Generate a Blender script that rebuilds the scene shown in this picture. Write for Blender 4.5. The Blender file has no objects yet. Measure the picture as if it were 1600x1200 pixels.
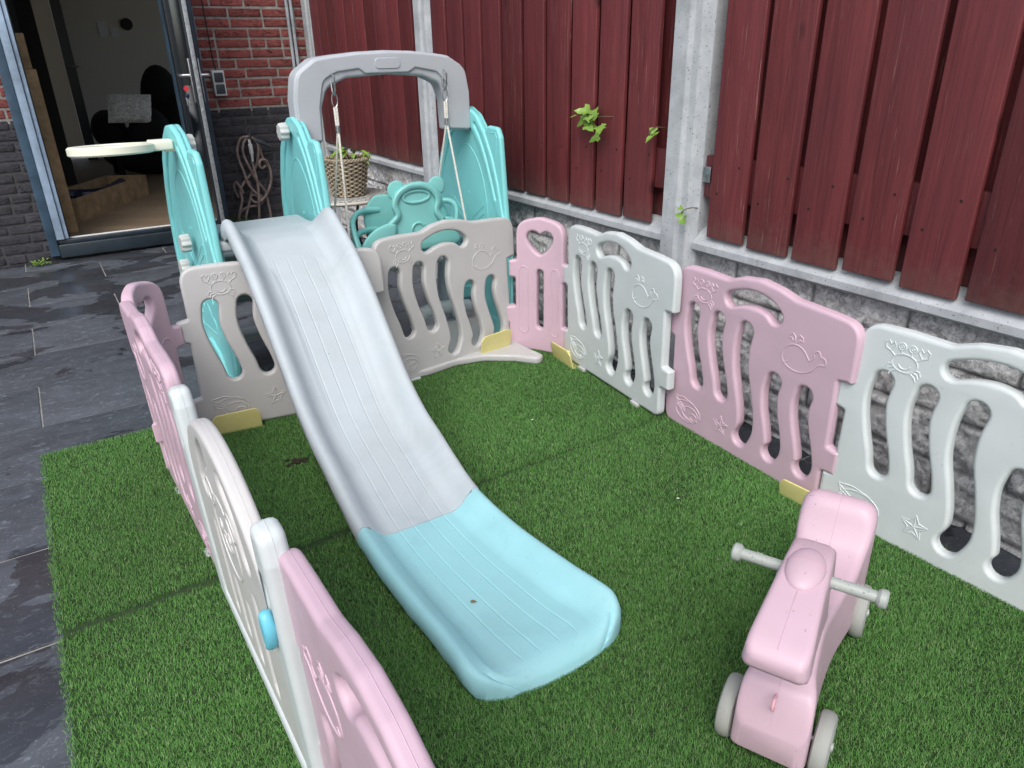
import bpy, bmesh, math, random
import numpy as np
from mathutils import Vector, Matrix, noise as mn
random.seed(7); np.random.seed(7)
R = math.radians
SC = bpy.context.scene; COL = SC.collection
# ------------------------------------------------------------------ camera
yaw, pit, rol = R(32.125), R(24.539), R(-1.103)
fw = Vector((math.sin(yaw)*math.cos(pit), math.cos(yaw)*math.cos(pit), -math.sin(pit)))
rt = Vector((math.cos(yaw), -math.sin(yaw), 0)); up = rt.cross(fw)
r2 = math.cos(rol)*rt + math.sin(rol)*up; u2 = -math.sin(rol)*rt + math.cos(rol)*up
cam = bpy.data.objects.new('camera', bpy.data.cameras.new('camera')); COL.objects.link(cam)
M = Matrix((r2, u2, -fw)).transposed().to_4x4(); M.translation = Vector((0, 0, 1.2)); cam.matrix_world = M
cam.data.sensor_width = 36; cam.data.lens = 1138.3/1600*36; cam.data.clip_start = .02; cam.data.clip_end = 500
SC.camera = cam
# ------------------------------------------------------------------ light
SUN_EL, SUN_AZ = R(50), R(222)      # azimuth measured clockwise from +Y
w = bpy.data.worlds.new('World'); SC.world = w; w.use_nodes = True
nt = w.node_tree; bg = nt.nodes['Background']
sky = nt.nodes.new('ShaderNodeTexSky'); sky.sky_type = 'NISHITA'; sky.sun_disc = False
sky.sun_elevation = SUN_EL; sky.sun_rotation = SUN_AZ; sky.air_density = 1.0; sky.dust_density = 4.0; sky.ozone_density = 1.0
hs = nt.nodes.new('ShaderNodeHueSaturation'); hs.inputs['Saturation'].default_value = .70
nt.links.new(sky.outputs[0], hs.inputs['Color']); nt.links.new(hs.outputs[0], bg.inputs[0]); bg.inputs[1].default_value = .15
sl = bpy.data.lights.new('sun', 'SUN'); sl.energy = 1.2; sl.angle = R(38); sl.color = (1, .995, .985)
so = bpy.data.objects.new('sun', sl); COL.objects.link(so)
sd = Vector((math.sin(SUN_AZ)*math.cos(SUN_EL), math.cos(SUN_AZ)*math.cos(SUN_EL), math.sin(SUN_EL)))
so.rotation_euler = sd.to_track_quat('Z', 'Y').to_euler()
SC.view_settings.view_transform = 'Standard'; SC.view_settings.look = 'None'
SC.view_settings.exposure = 0.45; SC.view_settings.gamma = 1
# ------------------------------------------------------------------ helpers
def nodes(m):
    m.use_nodes = True; t = m.node_tree; return t, t.nodes['Principled BSDF']
def N(t, ty, **kw):
    n = t.nodes.new(ty)
    for k, v in kw.items():
        if k in n.inputs: n.inputs[k].default_value = v
        else: setattr(n, k, v)
    return n
def mix(t, fac, a, b, bt='MIX'):
    m = t.nodes.new('ShaderNodeMix'); m.data_type = 'RGBA'; m.blend_type = bt
    for i, v in ((0, fac), (6, a), (7, b)):
        if hasattr(v, 'is_output'): t.links.new(v, m.inputs[i])
        elif i == 0: m.inputs[0].default_value = v
        else: m.inputs[i].default_value = (*v, 1)
    return m.outputs[2]
def ramp(t, src, *st):
    r = t.nodes.new('ShaderNodeValToRGB'); e = r.color_ramp.elements
    while len(e) < len(st): e.new(.5)
    for el, (p, c) in zip(e, st):
        el.position = p; el.color = (c, c, c, 1) if not hasattr(c, '__len__') else (*c, 1)
    t.links.new(src, r.inputs[0]); return r.outputs[0]
def noise(t, scale, detail=4, rough=.55, vec=None, dist=0):
    n = N(t, 'ShaderNodeTexNoise', Scale=scale, Detail=detail, Roughness=rough, Distortion=dist)
    if vec is not None: t.links.new(vec, n.inputs['Vector'])
    return n.outputs[0]
def coord(t, scale=None, kind='Object'):
    c = t.nodes.new('ShaderNodeTexCoord').outputs[kind]
    if scale:
        mp = t.nodes.new('ShaderNodeMapping'); mp.inputs['Scale'].default_value = scale
        t.links.new(c, mp.inputs[0]); return mp.outputs[0]
    return c
def bump(t, bsdf, h, strength, dist=.002, prev=None):
    b = t.nodes.new('ShaderNodeBump'); b.inputs['Strength'].default_value = strength; b.inputs['Distance'].default_value = dist
    t.links.new(h, b.inputs['Height'])
    if prev is not None: t.links.new(prev, b.inputs['Normal'])
    t.links.new(b.outputs[0], bsdf.inputs['Normal']); return b.outputs[0]
MATS = {}
def plastic(name, col, rough=.42, dirt=.5, scr=False):
    m = bpy.data.materials.new(name); t, b = nodes(m); v = coord(t)
    a = noise(t, 7, 5, .6, v)
    c1 = mix(t, ramp(t, a, (.35, 0), (.7, 1)), tuple(x*.93 for x in col), col)
    sp = ramp(t, noise(t, 160, 2, .5, v), (.70, 0), (.76, 1))         # specks of dirt
    gate = ramp(t, noise(t, 9, 3, .6, v), (.45, 0), (.62, 1))
    mu = N(t, 'ShaderNodeMath', operation='MULTIPLY'); t.links.new(sp, mu.inputs[0]); t.links.new(gate, mu.inputs[1])
    mu2 = N(t, 'ShaderNodeMath', operation='MULTIPLY'); mu2.inputs[1].default_value = dirt; t.links.new(mu.outputs[0], mu2.inputs[0])
    c2 = mix(t, mu2.outputs[0], c1, (.16, .14, .11))
    gr = ramp(t, noise(t, 3, 6, .7, v), (.5, 0), (.8, .22*dirt))      # faint grime film
    c3 = mix(t, gr, c2, (.35, .33, .27))
    if scr:
        sc_ = ramp(t, noise(t, 26, 6, .75, coord(t, (5, .35, 1)), .2), (.60, 0), (.72, .18)); c3 = mix(t, sc_, c3, tuple(min(1, x*1.25) for x in col))
        st_ = ramp(t, noise(t, 5, 8, .7, v, .8), (.52, 0), (.62, .22)); c3 = mix(t, st_, c3, tuple(x*.72 for x in col))
    t.links.new(c3, b.inputs['Base Color'])
    t.links.new(ramp(t, noise(t, 22, 4, .6, v), (.3, rough-.08), (.75, rough+.12)), b.inputs['Roughness'])
    b.inputs['Specular IOR Level'].default_value = .42
    bump(t, b, noise(t, 420, 2, .5, v), .12, .0004)
    MATS[name] = m; return m
PINK = plastic('pink_plastic', (.575, .415, .50)); WHITE = plastic('mint_white_plastic', (.57, .625, .635))
GRAY = plastic('warm_grey_plastic', (.475, .478, .478)); SLGRAY = plastic('cool_grey_plastic', (.44, .50, .535), .56, .8, True)
AQUA = plastic('aqua_plastic', (.215, .62, .63), .38, .35); TEAL = plastic('teal_plastic', (.21, .54, .52), .38, .35)
SLAQUA = plastic('pale_aqua_plastic', (.295, .585, .635), .56, .8, True)
CREAM = plastic('cream_plastic', (.78, .80, .66), .4, .3); YELL = plastic('yellow_plastic', (.72, .66, .27), .45, .5)
KNOB = plastic('knob_grey_plastic', (.50, .52, .51)); BLUE = plastic('blue_plastic', (.15, .52, .66))
HANDLE = plastic('handle_grey_plastic', (.35, .385, .36)); WHEEL = plastic('wheel_grey_plastic', (.31, .325, .305), .65, 1.0)
RIDE = plastic('ride_pink_plastic', (.555, .40, .475), .42, 1.0); ARCHM = plastic('arch_grey_plastic', (.42, .455, .49), .38, .3)
GATEG = plastic('off_white_plastic', (.575, .57, .565), .4, .5)
def simple(name, col, rough=.5, metal=0, ns=0, nb=0, spec=None):
    m = bpy.data.materials.new(name); t, b = nodes(m); v = coord(t)
    if ns:
        a = ramp(t, noise(t, ns, 5, .6, v), (.3, 0), (.7, 1))
        t.links.new(mix(t, a, tuple(x*.6 for x in col), tuple(min(1, x*1.25) for x in col)), b.inputs['Base Color'])
    else: b.inputs['Base Color'].default_value = (*col, 1)
    b.inputs['Roughness'].default_value = rough; b.inputs['Metallic'].default_value = metal
    if spec is not None: b.inputs['Specular IOR Level'].default_value = spec
    if nb: bump(t, b, noise(t, nb, 3, .6, v), .4, .001)
    return m
METAL = simple('brushed_metal', (.55, .56, .57), .35, 1, 30); FRAME = simple('blue_grey_paint', (.045, .085, .13), .35, 0, 8)
JAMB = simple('pale_blue_grey_paint', (.30, .40, .52), .4, 0, 6); BLACK = simple('black_rubber', (.012, .012, .014), .6)
DARKW = simple('dark_frame', (.012, .016, .022), .3); CARD = simple('cardboard', (.36, .245, .13), .85, 0, 12, 200)
ROPE = simple('white_rope', (.72, .70, .64), .8, 0, 300, 900); HOSE = simple('taupe_hose', (.21, .165, .15), .5, 0, 20)
IVYL = simple('ivy_leaf', (.16, .30, .035), .42, 0, 25, 120); WEED = simple('weed_leaf', (.03, .09, .02), .5, 0, 30)
YOUNG = simple('bright_leaf', (.17, .30, .045), .45, 0, 30, 120); STEM = simple('stem', (.10, .07, .035), .8)
WICK = simple('wicker', (.33, .28, .20), .75, 0, 60, 400); SOIL = simple('soil', (.03, .022, .015), .95, 0, 60, 90)
PANELW = simple('white_socket_plastic', (.62, .65, .66), .35); SOCK = simple('dark_socket', (.035, .05, .06), .4)
VEL = simple('black_velvet', (.0035, .0035, .0045), .9); FUR = simple('grey_fur', (.78, .80, .78), .95, 0, 40, 300)
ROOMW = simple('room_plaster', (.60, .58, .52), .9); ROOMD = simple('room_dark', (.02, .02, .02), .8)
REDP = simple('red_tag', (.55, .03, .04), .4); NAVY = simple('navy_film', (.01, .014, .04), .25)
FOIL = simple('bubble_foil', (.22, .27, .33), .3, .3, 60, 200)
PIPE = simple('grey_pipe', (.33, .37, .40), .4, 0, 10); GLASS = simple('dark_glass', (.01, .015, .02), .05)

def link(name, me, mat=None, parent=None):
    o = bpy.data.objects.new(name, me); COL.objects.link(o)
    if mat: me.materials.append(mat)
    if parent: o.parent = parent
    return o
def tag(o, label=None, cat=None, group=None, kind=None):
    if label: o['label'] = label
    if cat: o['category'] = cat
    if group: o['group'] = group
    if kind: o['kind'] = kind
    return o
def empty(name, loc=(0, 0, 0), rot=(0, 0, 0), **kw):
    o = bpy.data.objects.new(name, None); COL.objects.link(o); o.location = loc; o.rotation_euler = rot
    o.empty_display_size = .1; return tag(o, **kw)
def catmull(P, n=8, closed=False):
    P = [Vector(p) for p in P]; out = []; m = len(P)
    rng = range(m if closed else m-1)
    for i in rng:
        g = (lambda k: P[k % m]) if closed else (lambda k: P[max(0, min(m-1, k))])
        a, b, c, d = g(i-1), g(i), g(i+1), g(i+2)
        for k in range(n):
            s = k/n
            out.append(.5*((2*b)+(c-a)*s+(2*a-5*b+4*c-d)*s*s+(-a+3*b-3*c+d)*s**3))
    if not closed: out.append(P[-1])
    return out
class MB:
    def __init__(s): s.v = []; s.f = []; s.mi = []; s.cur = 0
    def add(s, V, F):
        o = len(s.v); s.v += [tuple(v) for v in V]; s.f += [tuple(i+o for i in f) for f in F]; s.mi += [s.cur]*len(F); return s
    def box(s, a, b, bev=.0, mat=None):
        bm = bmesh.new(); bmesh.ops.create_cube(bm, size=1)
        for v in bm.verts:
            v.co = Vector([a[i]+(v.co[i]+.5)*(b[i]-a[i]) for i in range(3)])
        if bev: bmesh.ops.bevel(bm, geom=bm.edges[:], offset=bev, segments=3, profile=.5, affect='EDGES')
        if mat: bm.transform(mat)
        bm.verts.ensure_lookup_table(); bm.verts.index_update()
        s.add([v.co for v in bm.verts], [[v.index for v in f.verts] for f in bm.faces]); bm.free(); return s
    def tube(s, P, r, n=8, closed=False, flat=None, cap=True):
        P = [Vector(p) for p in P]; m = len(P); V = []; F = []
        rr = r if hasattr(r, '__len__') else [r]*m
        t0 = (P[1]-P[0]).normalized(); nrm = t0.orthogonal().normalized()
        for i in range(m):
            if closed: t = P[(i+1) % m]-P[i-1]
            else: t = P[min(m-1, i+1)]-P[max(0, i-1)]
            t = t.normalized() if t.length > 1e-9 else t0
            nrm = (nrm - t*nrm.dot(t))
            nrm = nrm.normalized() if nrm.length > 1e-6 else t.orthogonal().normalized()
            bn = t.cross(nrm)
            for k in range(n):
                a = 2*math.pi*k/n
                V.append(P[i]+(nrm*math.cos(a)+bn*math.sin(a))*rr[i])
        for i in range(m if closed else m-1):
            for k in range(n):
                a, b = i*n+k, i*n+(k+1) % n; j = ((i+1) % m)*n
                F.append((a, b, j+(k+1) % n, j+k))
        if not closed and cap: F.append(tuple(range(n-1, -1, -1))); F.append(tuple(range((m-1)*n, m*n)))
        return s.add(V, F)
    def lathe(s, prof, n=32, mat=Matrix(), cap=True):
        V = []; F = []; m = len(prof)
        for r, z in prof:
            for k in range(n):
                a = 2*math.pi*k/n; V.append(mat @ Vector((r*math.cos(a), r*math.sin(a), z)))
        for i in range(m-1):
            for k in range(n): F.append((i*n+k, i*n+(k+1) % n, (i+1)*n+(k+1) % n, (i+1)*n+k))
        if cap: F.append(tuple(range(n-1, -1, -1))); F.append(tuple(range((m-1)*n, m*n)))
        return s.add(V, F)
    def loft(s, secs, closed=True, cap=True):
        n = len(secs[0]); V = [p for q in secs for p in q]; F = []
        for i in range(len(secs)-1):
            for k in range(n if closed else n-1):
                F.append((i*n+k, i*n+(k+1) % n, (i+1)*n+(k+1) % n, (i+1)*n+k))
        if cap: F.append(tuple(range(n-1, -1, -1))); F.append(tuple(range((len(secs)-1)*n, len(secs)*n)))
        return s.add(V, F)
    def ell(s, c, r, seg=20, ring=12, mat=None):
        V = []; F = []
        for i in range(ring+1):
            th = math.pi*i/ring
            for k in range(seg):
                a = 2*math.pi*k/seg
                p = Vector((r[0]*math.sin(th)*math.cos(a), r[1]*math.sin(th)*math.sin(a), r[2]*math.cos(th)))
                if mat: p = mat @ p
                V.append(p+Vector(c))
        for i in range(ring):
            for k in range(seg): F.append((i*seg+k, (i+1)*seg+k, (i+1)*seg+(k+1) % seg, i*seg+(k+1) % seg))
        return s.add(V, F)
    def build(s, name, mat, parent=None, smooth=35, fixn=True, wn=False, xf=None):
        me = bpy.data.meshes.new(name); me.from_pydata(s.v, [], s.f)
        if xf is not None: me.transform(xf)
        me.validate(); mats = mat if isinstance(mat, (list, tuple)) else [mat]
        o = link(name, me, None, parent)
        for m_ in mats: me.materials.append(m_)
        if len(mats) > 1 and len(me.polygons) == len(s.mi): me.polygons.foreach_set('material_index', s.mi)
        if fixn:
            bm = bmesh.new(); bm.from_mesh(me); bmesh.ops.recalc_face_normals(bm, faces=bm.faces[:]); bm.to_mesh(me); bm.free()
        if smooth:
            me.polygons.foreach_set('use_smooth', [True]*len(me.polygons)); me.set_sharp_from_angle(angle=R(smooth))
        if wn:
            md = o.modifiers.new('wn', 'WEIGHTED_NORMAL'); md.keep_sharp = True
        return o
def fillet(P, n=6):
    """P: (x, y, r) polygon -> rounded list"""
    out = []; m = len(P)
    for i in range(m):
        p = Vector(P[i][:2]); r = P[i][2] if len(P[i]) > 2 else 0
        a = Vector(P[i-1][:2])-p; b = Vector(P[(i+1) % m][:2])-p
        if r <= 0 or a.length < 1e-6 or b.length < 1e-6: out.append(p); continue
        la, lb = a.length, b.length; a.normalize(); b.normalize()
        ang = a.angle(b)
        if ang > math.pi-.02: out.append(p); continue
        d = min(r/math.tan(ang/2), la*.49, lb*.49); q0 = p+a*d; q1 = p+b*d
        for k in range(n+1):
            s = k/n; out.append(q0*(1-s)**2+p*2*s*(1-s)+q1*s*s)
    return out
def wavy(path, wd, n=5):
    """rounded slot outline around a centre path"""
    C = catmull([(x, y, 0) for x, y in path], n); L = []; Rr = []
    for i, c in enumerate(C):
        t = (C[min(len(C)-1, i+1)]-C[max(0, i-1)]).normalized(); nn = Vector((-t.y, t.x, 0))
        L.append(c+nn*wd/2); Rr.append(c-nn*wd/2)
    def cap(c, t, sgn):
        base = math.atan2(t.y, t.x)
        return [c+Vector((math.cos(base+math.pi/2*sgn-math.pi*k/8*sgn), math.sin(base+math.pi/2*sgn-math.pi*k/8*sgn), 0))*wd/2 for k in range(1, 8)]
    te = (C[-1]-C[-2]).normalized(); ts = (C[0]-C[1]).normalized()
    return [Vector(p[:2]) for p in L + cap(C[-1], te, 1) + Rr[::-1] + cap(C[0], ts, 1)]
def plate(outer, holes, thick, bev, y0=0):
    """2D outline with holes -> rounded plate; returns verts, faces with x->x, y->z, thickness along y"""
    cu = bpy.data.curves.new('tmp', 'CURVE'); cu.dimensions = '2D'; cu.fill_mode = 'BOTH'
    cu.extrude = thick/2-bev; cu.bevel_depth = bev; cu.bevel_resolution = 2; cu.offset = -bev
    for poly in [outer]+list(holes):
        sp = cu.splines.new('POLY'); q = []
        for p in poly:
            if not q or (Vector(p)-q[-1]).length > 1e-4: q.append(Vector(p))
        if (q[0]-q[-1]).length < 1e-4: q.pop()
        sp.points.add(len(q)-1); sp.use_cyclic_u = True
        for i, p in enumerate(q): sp.points[i].co = (p.x, p.y, 0, 1)
    ob = bpy.data.objects.new('tmp', cu); COL.objects.link(ob)
    dg = bpy.context.evaluated_depsgraph_get(); me = bpy.data.meshes.new_from_object(ob.evaluated_get(dg))
    V = [(v.co.x, -v.co.z+y0, v.co.y) for v in me.vertices]; F = [tuple(p.vertices) for p in me.polygons]
    bpy.data.objects.remove(ob); bpy.data.curves.remove(cu); bpy.data.meshes.remove(me)
    # weld
    bm = bmesh.new(); vs = [bm.verts.new(v) for v in V]
    for f in F:
        try: bm.faces.new([vs[i] for i in f])
        except ValueError: pass
    bmesh.ops.remove_doubles(bm, verts=bm.verts[:], dist=1e-5); bm.verts.index_update(); bm.verts.ensure_lookup_table()
    V = [v.co.copy() for v in bm.verts]; F = [tuple(v.index for v in f.verts) for f in bm.faces]; bm.free()
    return V, F
def circ(cx, cy, r, n=20, a0=0, a1=360, ry=None):
    ry = ry or r
    return [(cx+r*math.cos(R(a0+(a1-a0)*k/n)), cy+ry*math.sin(R(a0+(a1-a0)*k/n))) for k in range(n+1)]
def emboss(mb, lines, yf, r=.0022, n=6):
    for L in lines:
        mb.tube([(x, yf-math.copysign(r*.45, yf), z) for x, z in L], r*1.3, n)
# ------------------------------------------------------------------ ground: slate paving
def slate():
    m = bpy.data.materials.new('slate'); t, b = nodes(m)
    v = coord(t); vs = coord(t, (.7, 1.3, 1))
    at = N(t, 'ShaderNodeAttribute', attribute_name='tint')
    sw = noise(t, 5.5, 9, .68, vs, 1.2)
    c = mix(t, ramp(t, sw, (.32, 0), (.72, 1)), (.048, .054, .064), (.090, .102, .121))
    fl = ramp(t, noise(t, 38, 5, .7, vs, .8), (.56, 0), (.70, 1)); c = mix(t, fl, c, (.17, .20, .235))
    sp = ramp(t, noise(t, 210, 2, .5, v), (.66, 0), (.72, 1)); c = mix(t, sp, c, (.20, .22, .25))
    c = mix(t, .45, c, at.outputs[0], 'OVERLAY')
    sep = N(t, 'ShaderNodeSeparateXYZ'); t.links.new(v, sep.inputs[0])
    wn = noise(t, 3.0, 6, .55, coord(t, (.85, 1.2, 1)), .5)
    mrr = N(t, 'ShaderNodeMapRange'); mrr.inputs['From Max'].default_value = 6; t.links.new(sep.outputs['Y'], mrr.inputs[0])
    zone = ramp(t, mrr.outputs[0], (.15, .02), (.27, .12), (.365, .10), (.41, 0), (.60, .0), (.72, .12), (.93, .17))
    add = N(t, 'ShaderNodeMath', operation='ADD'); t.links.new(wn, add.inputs[0]); t.links.new(zone, add.inputs[1])
    wet = ramp(t, add.outputs[0], (.600, 0), (.625, 1))
    c = mix(t, wet, c, mix(t, .42, (.014, .014, .018), c))
    t.links.new(c, b.inputs['Base Color'])
    t.links.new(mix(t, wet, (.48, .48, .48), (.16, .16, .16)), b.inputs['Roughness'])
    n1 = bump(t, b, noise(t, 26, 6, .7, vs, .6), .35, .004); bump(t, b, noise(t, 160, 3, .6, v), .25, .001, n1)
    return m
mb = MB(); tint = []
for k in range(-12, 7):
    y0 = 2.884+.417*k; off = -.192 if k % 2 == 0 else .218
    for j in range(-5, 6):
        x0 = off+.82*j; x1 = x0+.82; g = .0032
        if x0 > 2.4 or x1 < -3.2: continue
        yy = min(y0+.417, 5.66) if k < 6 else 5.72
        if y0+.02 > yy: continue
        nb = len(mb.f); dz = random.uniform(-.0012, .0012)
        mb.box((x0+g, y0+g*1.35, -.03), (x1-g, yy-g*1.35, 0+dz-.002), .0012)
        tint += [random.uniform(.35, .6)]*(len(mb.f)-nb)
pv = mb.build('paving', slate(), smooth=30); tag(pv, kind='structure')
a = pv.data.attributes.new('tint', 'FLOAT_COLOR', 'FACE')
if len(tint) == len(pv.data.polygons): a.data.foreach_set('color', np.repeat(np.array(tint)[:, None], 4, 1).ravel())
sand = simple('joint_sand', (.30, .295, .28), .95, 0, 12, 300)
mb = MB(); mb.add([(-40, -40, -.0065), (40, -40, -.0065), (40, 40, -.0065), (-40, 40, -.0065)], [(0, 1, 2, 3)])
tag(mb.build('ground', sand, fixn=False), kind='structure')
# ------------------------------------------------------------------ artificial turf
TX0, TX1, TY0, TY1 = -.205, 1.765, -.6, 2.63
mb = MB(); mb.add([(TX0+.01, TY0, .003), (TX1, TY0, .003), (TX1, TY1-.01, .003), (TX0+.01, TY1-.01, .003)], [(0, 1, 2, 3)])
tag(mb.build('turf_base', simple('turf_backing', (.018, .045, .010), .95, 0, 80, 300), fixn=False), kind='structure')
def turf():
    rng = np.random.default_rng(3)
    def scatter(n, y0, y1, x0=TX0, x1=TX1): return np.stack([rng.uniform(x0, x1, n), rng.uniform(y0, y1, n)], 1)
    P = np.concatenate([scatter(30000, TY0, .25), scatter(320000, .25, 1.25), scatter(290000, 1.25, TY1)])
    P[:, 0] += np.where(P[:, 0] < TX0+.02, rng.normal(0, .004, len(P)), 0)
    seam = np.abs(P[:, 1]-(1.641+.017*P[:, 0]+.002*np.sin(P[:, 0]*31)))
    near_seam = seam < .022; keep = seam > (.0115-.0075*np.clip((P[:, 0]-.35)/.9, 0, 1))*rng.uniform(.75, 1.2, len(P)); P = P[keep]; near_seam = near_seam[keep]
    stain = (np.hypot((P[:, 0]-.50), (P[:, 1]-2.1)/.6) < .028) & (rng.uniform(size=len(P)) < .75); P = P[~stain]; near_seam = near_seam[~stain]
    n = len(P)
    fx = np.sin(P[:, 0]*9+1.7*np.sin(P[:, 1]*7))+np.sin(P[:, 1]*11+2*np.cos(P[:, 0]*6))
    ang = rng.vonmises(2.2+.3*fx, .5, n)
    L = rng.uniform(.007, .0130, n)*(1+.06*np.sin(P[:, 0]*13)*np.cos(P[:, 1]*15)); lean = rng.uniform(.35, 1.25, n)*np.where(near_seam, .45, 1)
    d = np.stack([np.cos(ang), np.sin(ang)], 1); wv = np.stack([-d[:, 1], d[:, 0]], 1)*rng.uniform(.0005, .0008, n)[:, None]
    tw = rng.normal(0, .35, n)
    V = np.zeros((n, 5, 3))
    h = np.array([0, .55, 1.0]); outk = np.array([0, .28, 1.0])
    for k in range(3):
        c = P + d*(L*np.sin(lean)*outk[k])[:, None] + wv*(tw*outk[k]*3)[:, None]
        z = L*(h[k]*np.cos(lean*.5) - .25*lean*outk[k]**2)
        z = np.maximum(z, .002)+.003
        if k < 2:
            V[:, 2*k, :2] = c-wv*(1-.25*k); V[:, 2*k+1, :2] = c+wv*(1-.25*k); V[:, 2*k, 2] = z; V[:, 2*k+1, 2] = z
        else: V[:, 4, :2] = c; V[:, 4, 2] = z
    V[:, 0:2, 2] = .002
    base = (np.arange(n)*5)[:, None]
    quads = (base+np.array([0, 1, 3, 2])).astype(np.int32); tris = (base+np.array([2, 3, 4])).astype(np.int32)
    me = bpy.data.meshes.new('artificial_grass')
    me.vertices.add(n*5); me.vertices.foreach_set('co', V.reshape(-1).astype(np.float32))
    me.loops.add(n*7); loops = np.concatenate([quads, tris], 1).reshape(-1); me.loops.foreach_set('vertex_index', loops)
    me.polygons.add(n*2); st = (np.arange(n)*7)[:, None]+np.array([0, 4]); me.polygons.foreach_set('loop_start', st.reshape(-1).astype(np.int32))
    me.update(calc_edges=True)
    me.polygons.foreach_set('use_smooth', [True]*(n*2))
    col = np.zeros((n, 4), np.float32); col[:, 3] = 1
    g1 = np.array([.070, .188, .040]); g2 = np.array([.122, .280, .076]); br = np.array([.22, .31, .14])
    tt = rng.uniform(size=(n, 1)); c = g1*(1-tt)+g2*tt
    pick = rng.uniform(size=n) < .07; c[pick] = br
    c *= (1+.08*np.sin(P[:, 0]*3.1+P[:, 1]*2.3)+.06*np.sin(P[:, 0]*7.3-P[:, 1]*5.1+2)+.03*fx/2)[:, None]
    col[:, :3] = c
    at = me.attributes.new('tint', 'FLOAT_COLOR', 'FACE'); at.data.foreach_set('color', np.repeat(col, 2, 0).ravel())
    m = bpy.data.materials.new('grass_blades'); t, b = nodes(m)
    an = N(t, 'ShaderNodeAttribute', attribute_name='tint'); t.links.new(an.outputs[0], b.inputs['Base Color'])
    b.inputs['Roughness'].default_value = .7; b.inputs['Specular IOR Level'].default_value = .15
    b.inputs['Subsurface Weight'].default_value = 0
    return tag(link('artificial_grass', me, m), kind='stuff')
turf()
# ------------------------------------------------------------------ brick house
YW = 5.62
def brickmat(name, c1, c2):
    m = bpy.data.materials.new(name); t, b = nodes(m); v = coord(t)
    at = N(t, 'ShaderNodeAttribute', attribute_name='tint')
    c = mix(t, ramp(t, noise(t, 14, 6, .7, v), (.3, 0), (.7, 1)), c1, c2)
    c = mix(t, .6, c, at.outputs[0], 'OVERLAY')
    cr = ramp(t, noise(t, 26, 7, .75, coord(t, (.5, 1, 1.6)), 1.8), (.40, 1), (.47, 0)); c = mix(t, cr, c, tuple(x*.25 for x in c1))
    t.links.new(c, b.inputs['Base Color']); b.inputs['Roughness'].default_value = .88
    n1 = bump(t, b, noise(t, 26, 7, .75, coord(t, (.5, 1, 1.6)), 1.8), .9, .012); bump(t, b, noise(t, 220, 3, .6, v), .4, .001, n1)
    return m
BR = brickmat('red_brick', (.17, .040, .036), (.30, .085, .075)); BD = brickmat('dark_brick', (.026, .026, .033), (.062, .060, .072))
MORT = simple('mortar', (.27, .26, .24), .95, 0, 25, 150); MORTD = simple('dark_mortar', (.055, .055, .06), .95, 0, 25, 150)
house = empty('brick_house', (0, YW, 0), label='brick house with red bricks above dark bricks and an open glazed garden door', cat='house')
def loc(o):  # meshes are built in world space; shift for the parent
    o.data.transform(Matrix.Translation(-Vector((0, YW, 0)))); return o
mb = MB(); tint = []
def bricks(x0, x1, z0, z1):
    row = int(round(z0/.0625))
    while row*.0625 < z1:
        z = row*.0625; x = x0-.22+random.choice([0, .055, .11, .165])
        while x < x1:
            L = random.choice([.21, .21, .21, .10]); a_, b_ = max(x, x0), min(x+L, x1)
            if b_-a_ > .02:
                nb = len(mb.f); mb.cur = 0 if z > .845 else 1
                dy = random.uniform(-.003, .003); dz = random.uniform(-.0015, .0015)
                mb.box((a_, YW-.010+dy, z+.007+dz), (b_, YW+.05, z+.0555+dz), .005)
                tint.extend([random.uniform(.36, .62)]*(len(mb.f)-nb))
            x += L+.013
        row += 1
bricks(-1.9, .015, 0, 3.0); bricks(.955, 1.86, 0, 3.0); bricks(.015, .955, 2.35, 3.0)
o = loc(mb.build('wall', [BR, BD], house, smooth=30, fixn=False))
a = o.data.attributes.new('tint', 'FLOAT_COLOR', 'FACE')
if len(tint) == len(o.data.polygons): a.data.foreach_set('color', np.repeat(np.array(tint)[:, None], 4, 1).ravel())
mb = MB()
for x0, x1 in ((-1.9, .015), (.955, 1.95)):
    mb.cur = 0; mb.box((x0, YW-.004, .85), (x1, YW+.10, 3.0)); mb.cur = 1; mb.box((x0, YW-.004, -.02), (x1, YW+.10, .85))
mb.cur = 0; mb.box((.0155, YW-.004, 2.35), (.9545, YW+.1, 3.0))
loc(mb.build('mortar_bed', [MORT, MORTD], house, smooth=0))
mb = MB(); mb.box((-.035, YW-.05, .03), (.018, YW-.013, 2.42), .003); loc(mb.build('door_trim', FRAME, house))
mb = MB(); mb.box((1.055, YW-.05, .03), (1.11, YW-.013, 2.42), .003); loc(mb.build('door_trim', FRAME, house))
mb = MB(); mb.box((.018, YW-.045, .13), (.066, YW+.10, 2.4), .004); mb.box((.068, YW-.030, .13), (.092, YW+.10, 2.38), .004)
fr = loc(mb.build('door_frame', JAMB, house))
mb = MB(); mb.box((.0925, YW-.02, .14), (.098, YW+.08, 2.36), .001); loc(mb.build('seal', BLACK, fr))
mb = MB(); mb.box((.935, YW-.02, .13), (.9545, YW+.1, 2.36), .003); loc(mb.build('door_frame', FRAME, house))
mb = MB(); mb.box((.02, YW-.06, .015), (.96, YW+.0, .10), .006); mb.box((.02, YW-.03, .10), (.955, YW+.05, .125), .004)
loc(mb.build('door_sill', simple('sill_paint', (.016, .026, .036), .35, 0, 8), house))
mb = MB(); mb.box((.095, YW+.0, .126), (.95, YW+.012, .134), .001); loc(mb.build('threshold_strip', simple('alu', (.7, .72, .74), .4), house))
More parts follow.
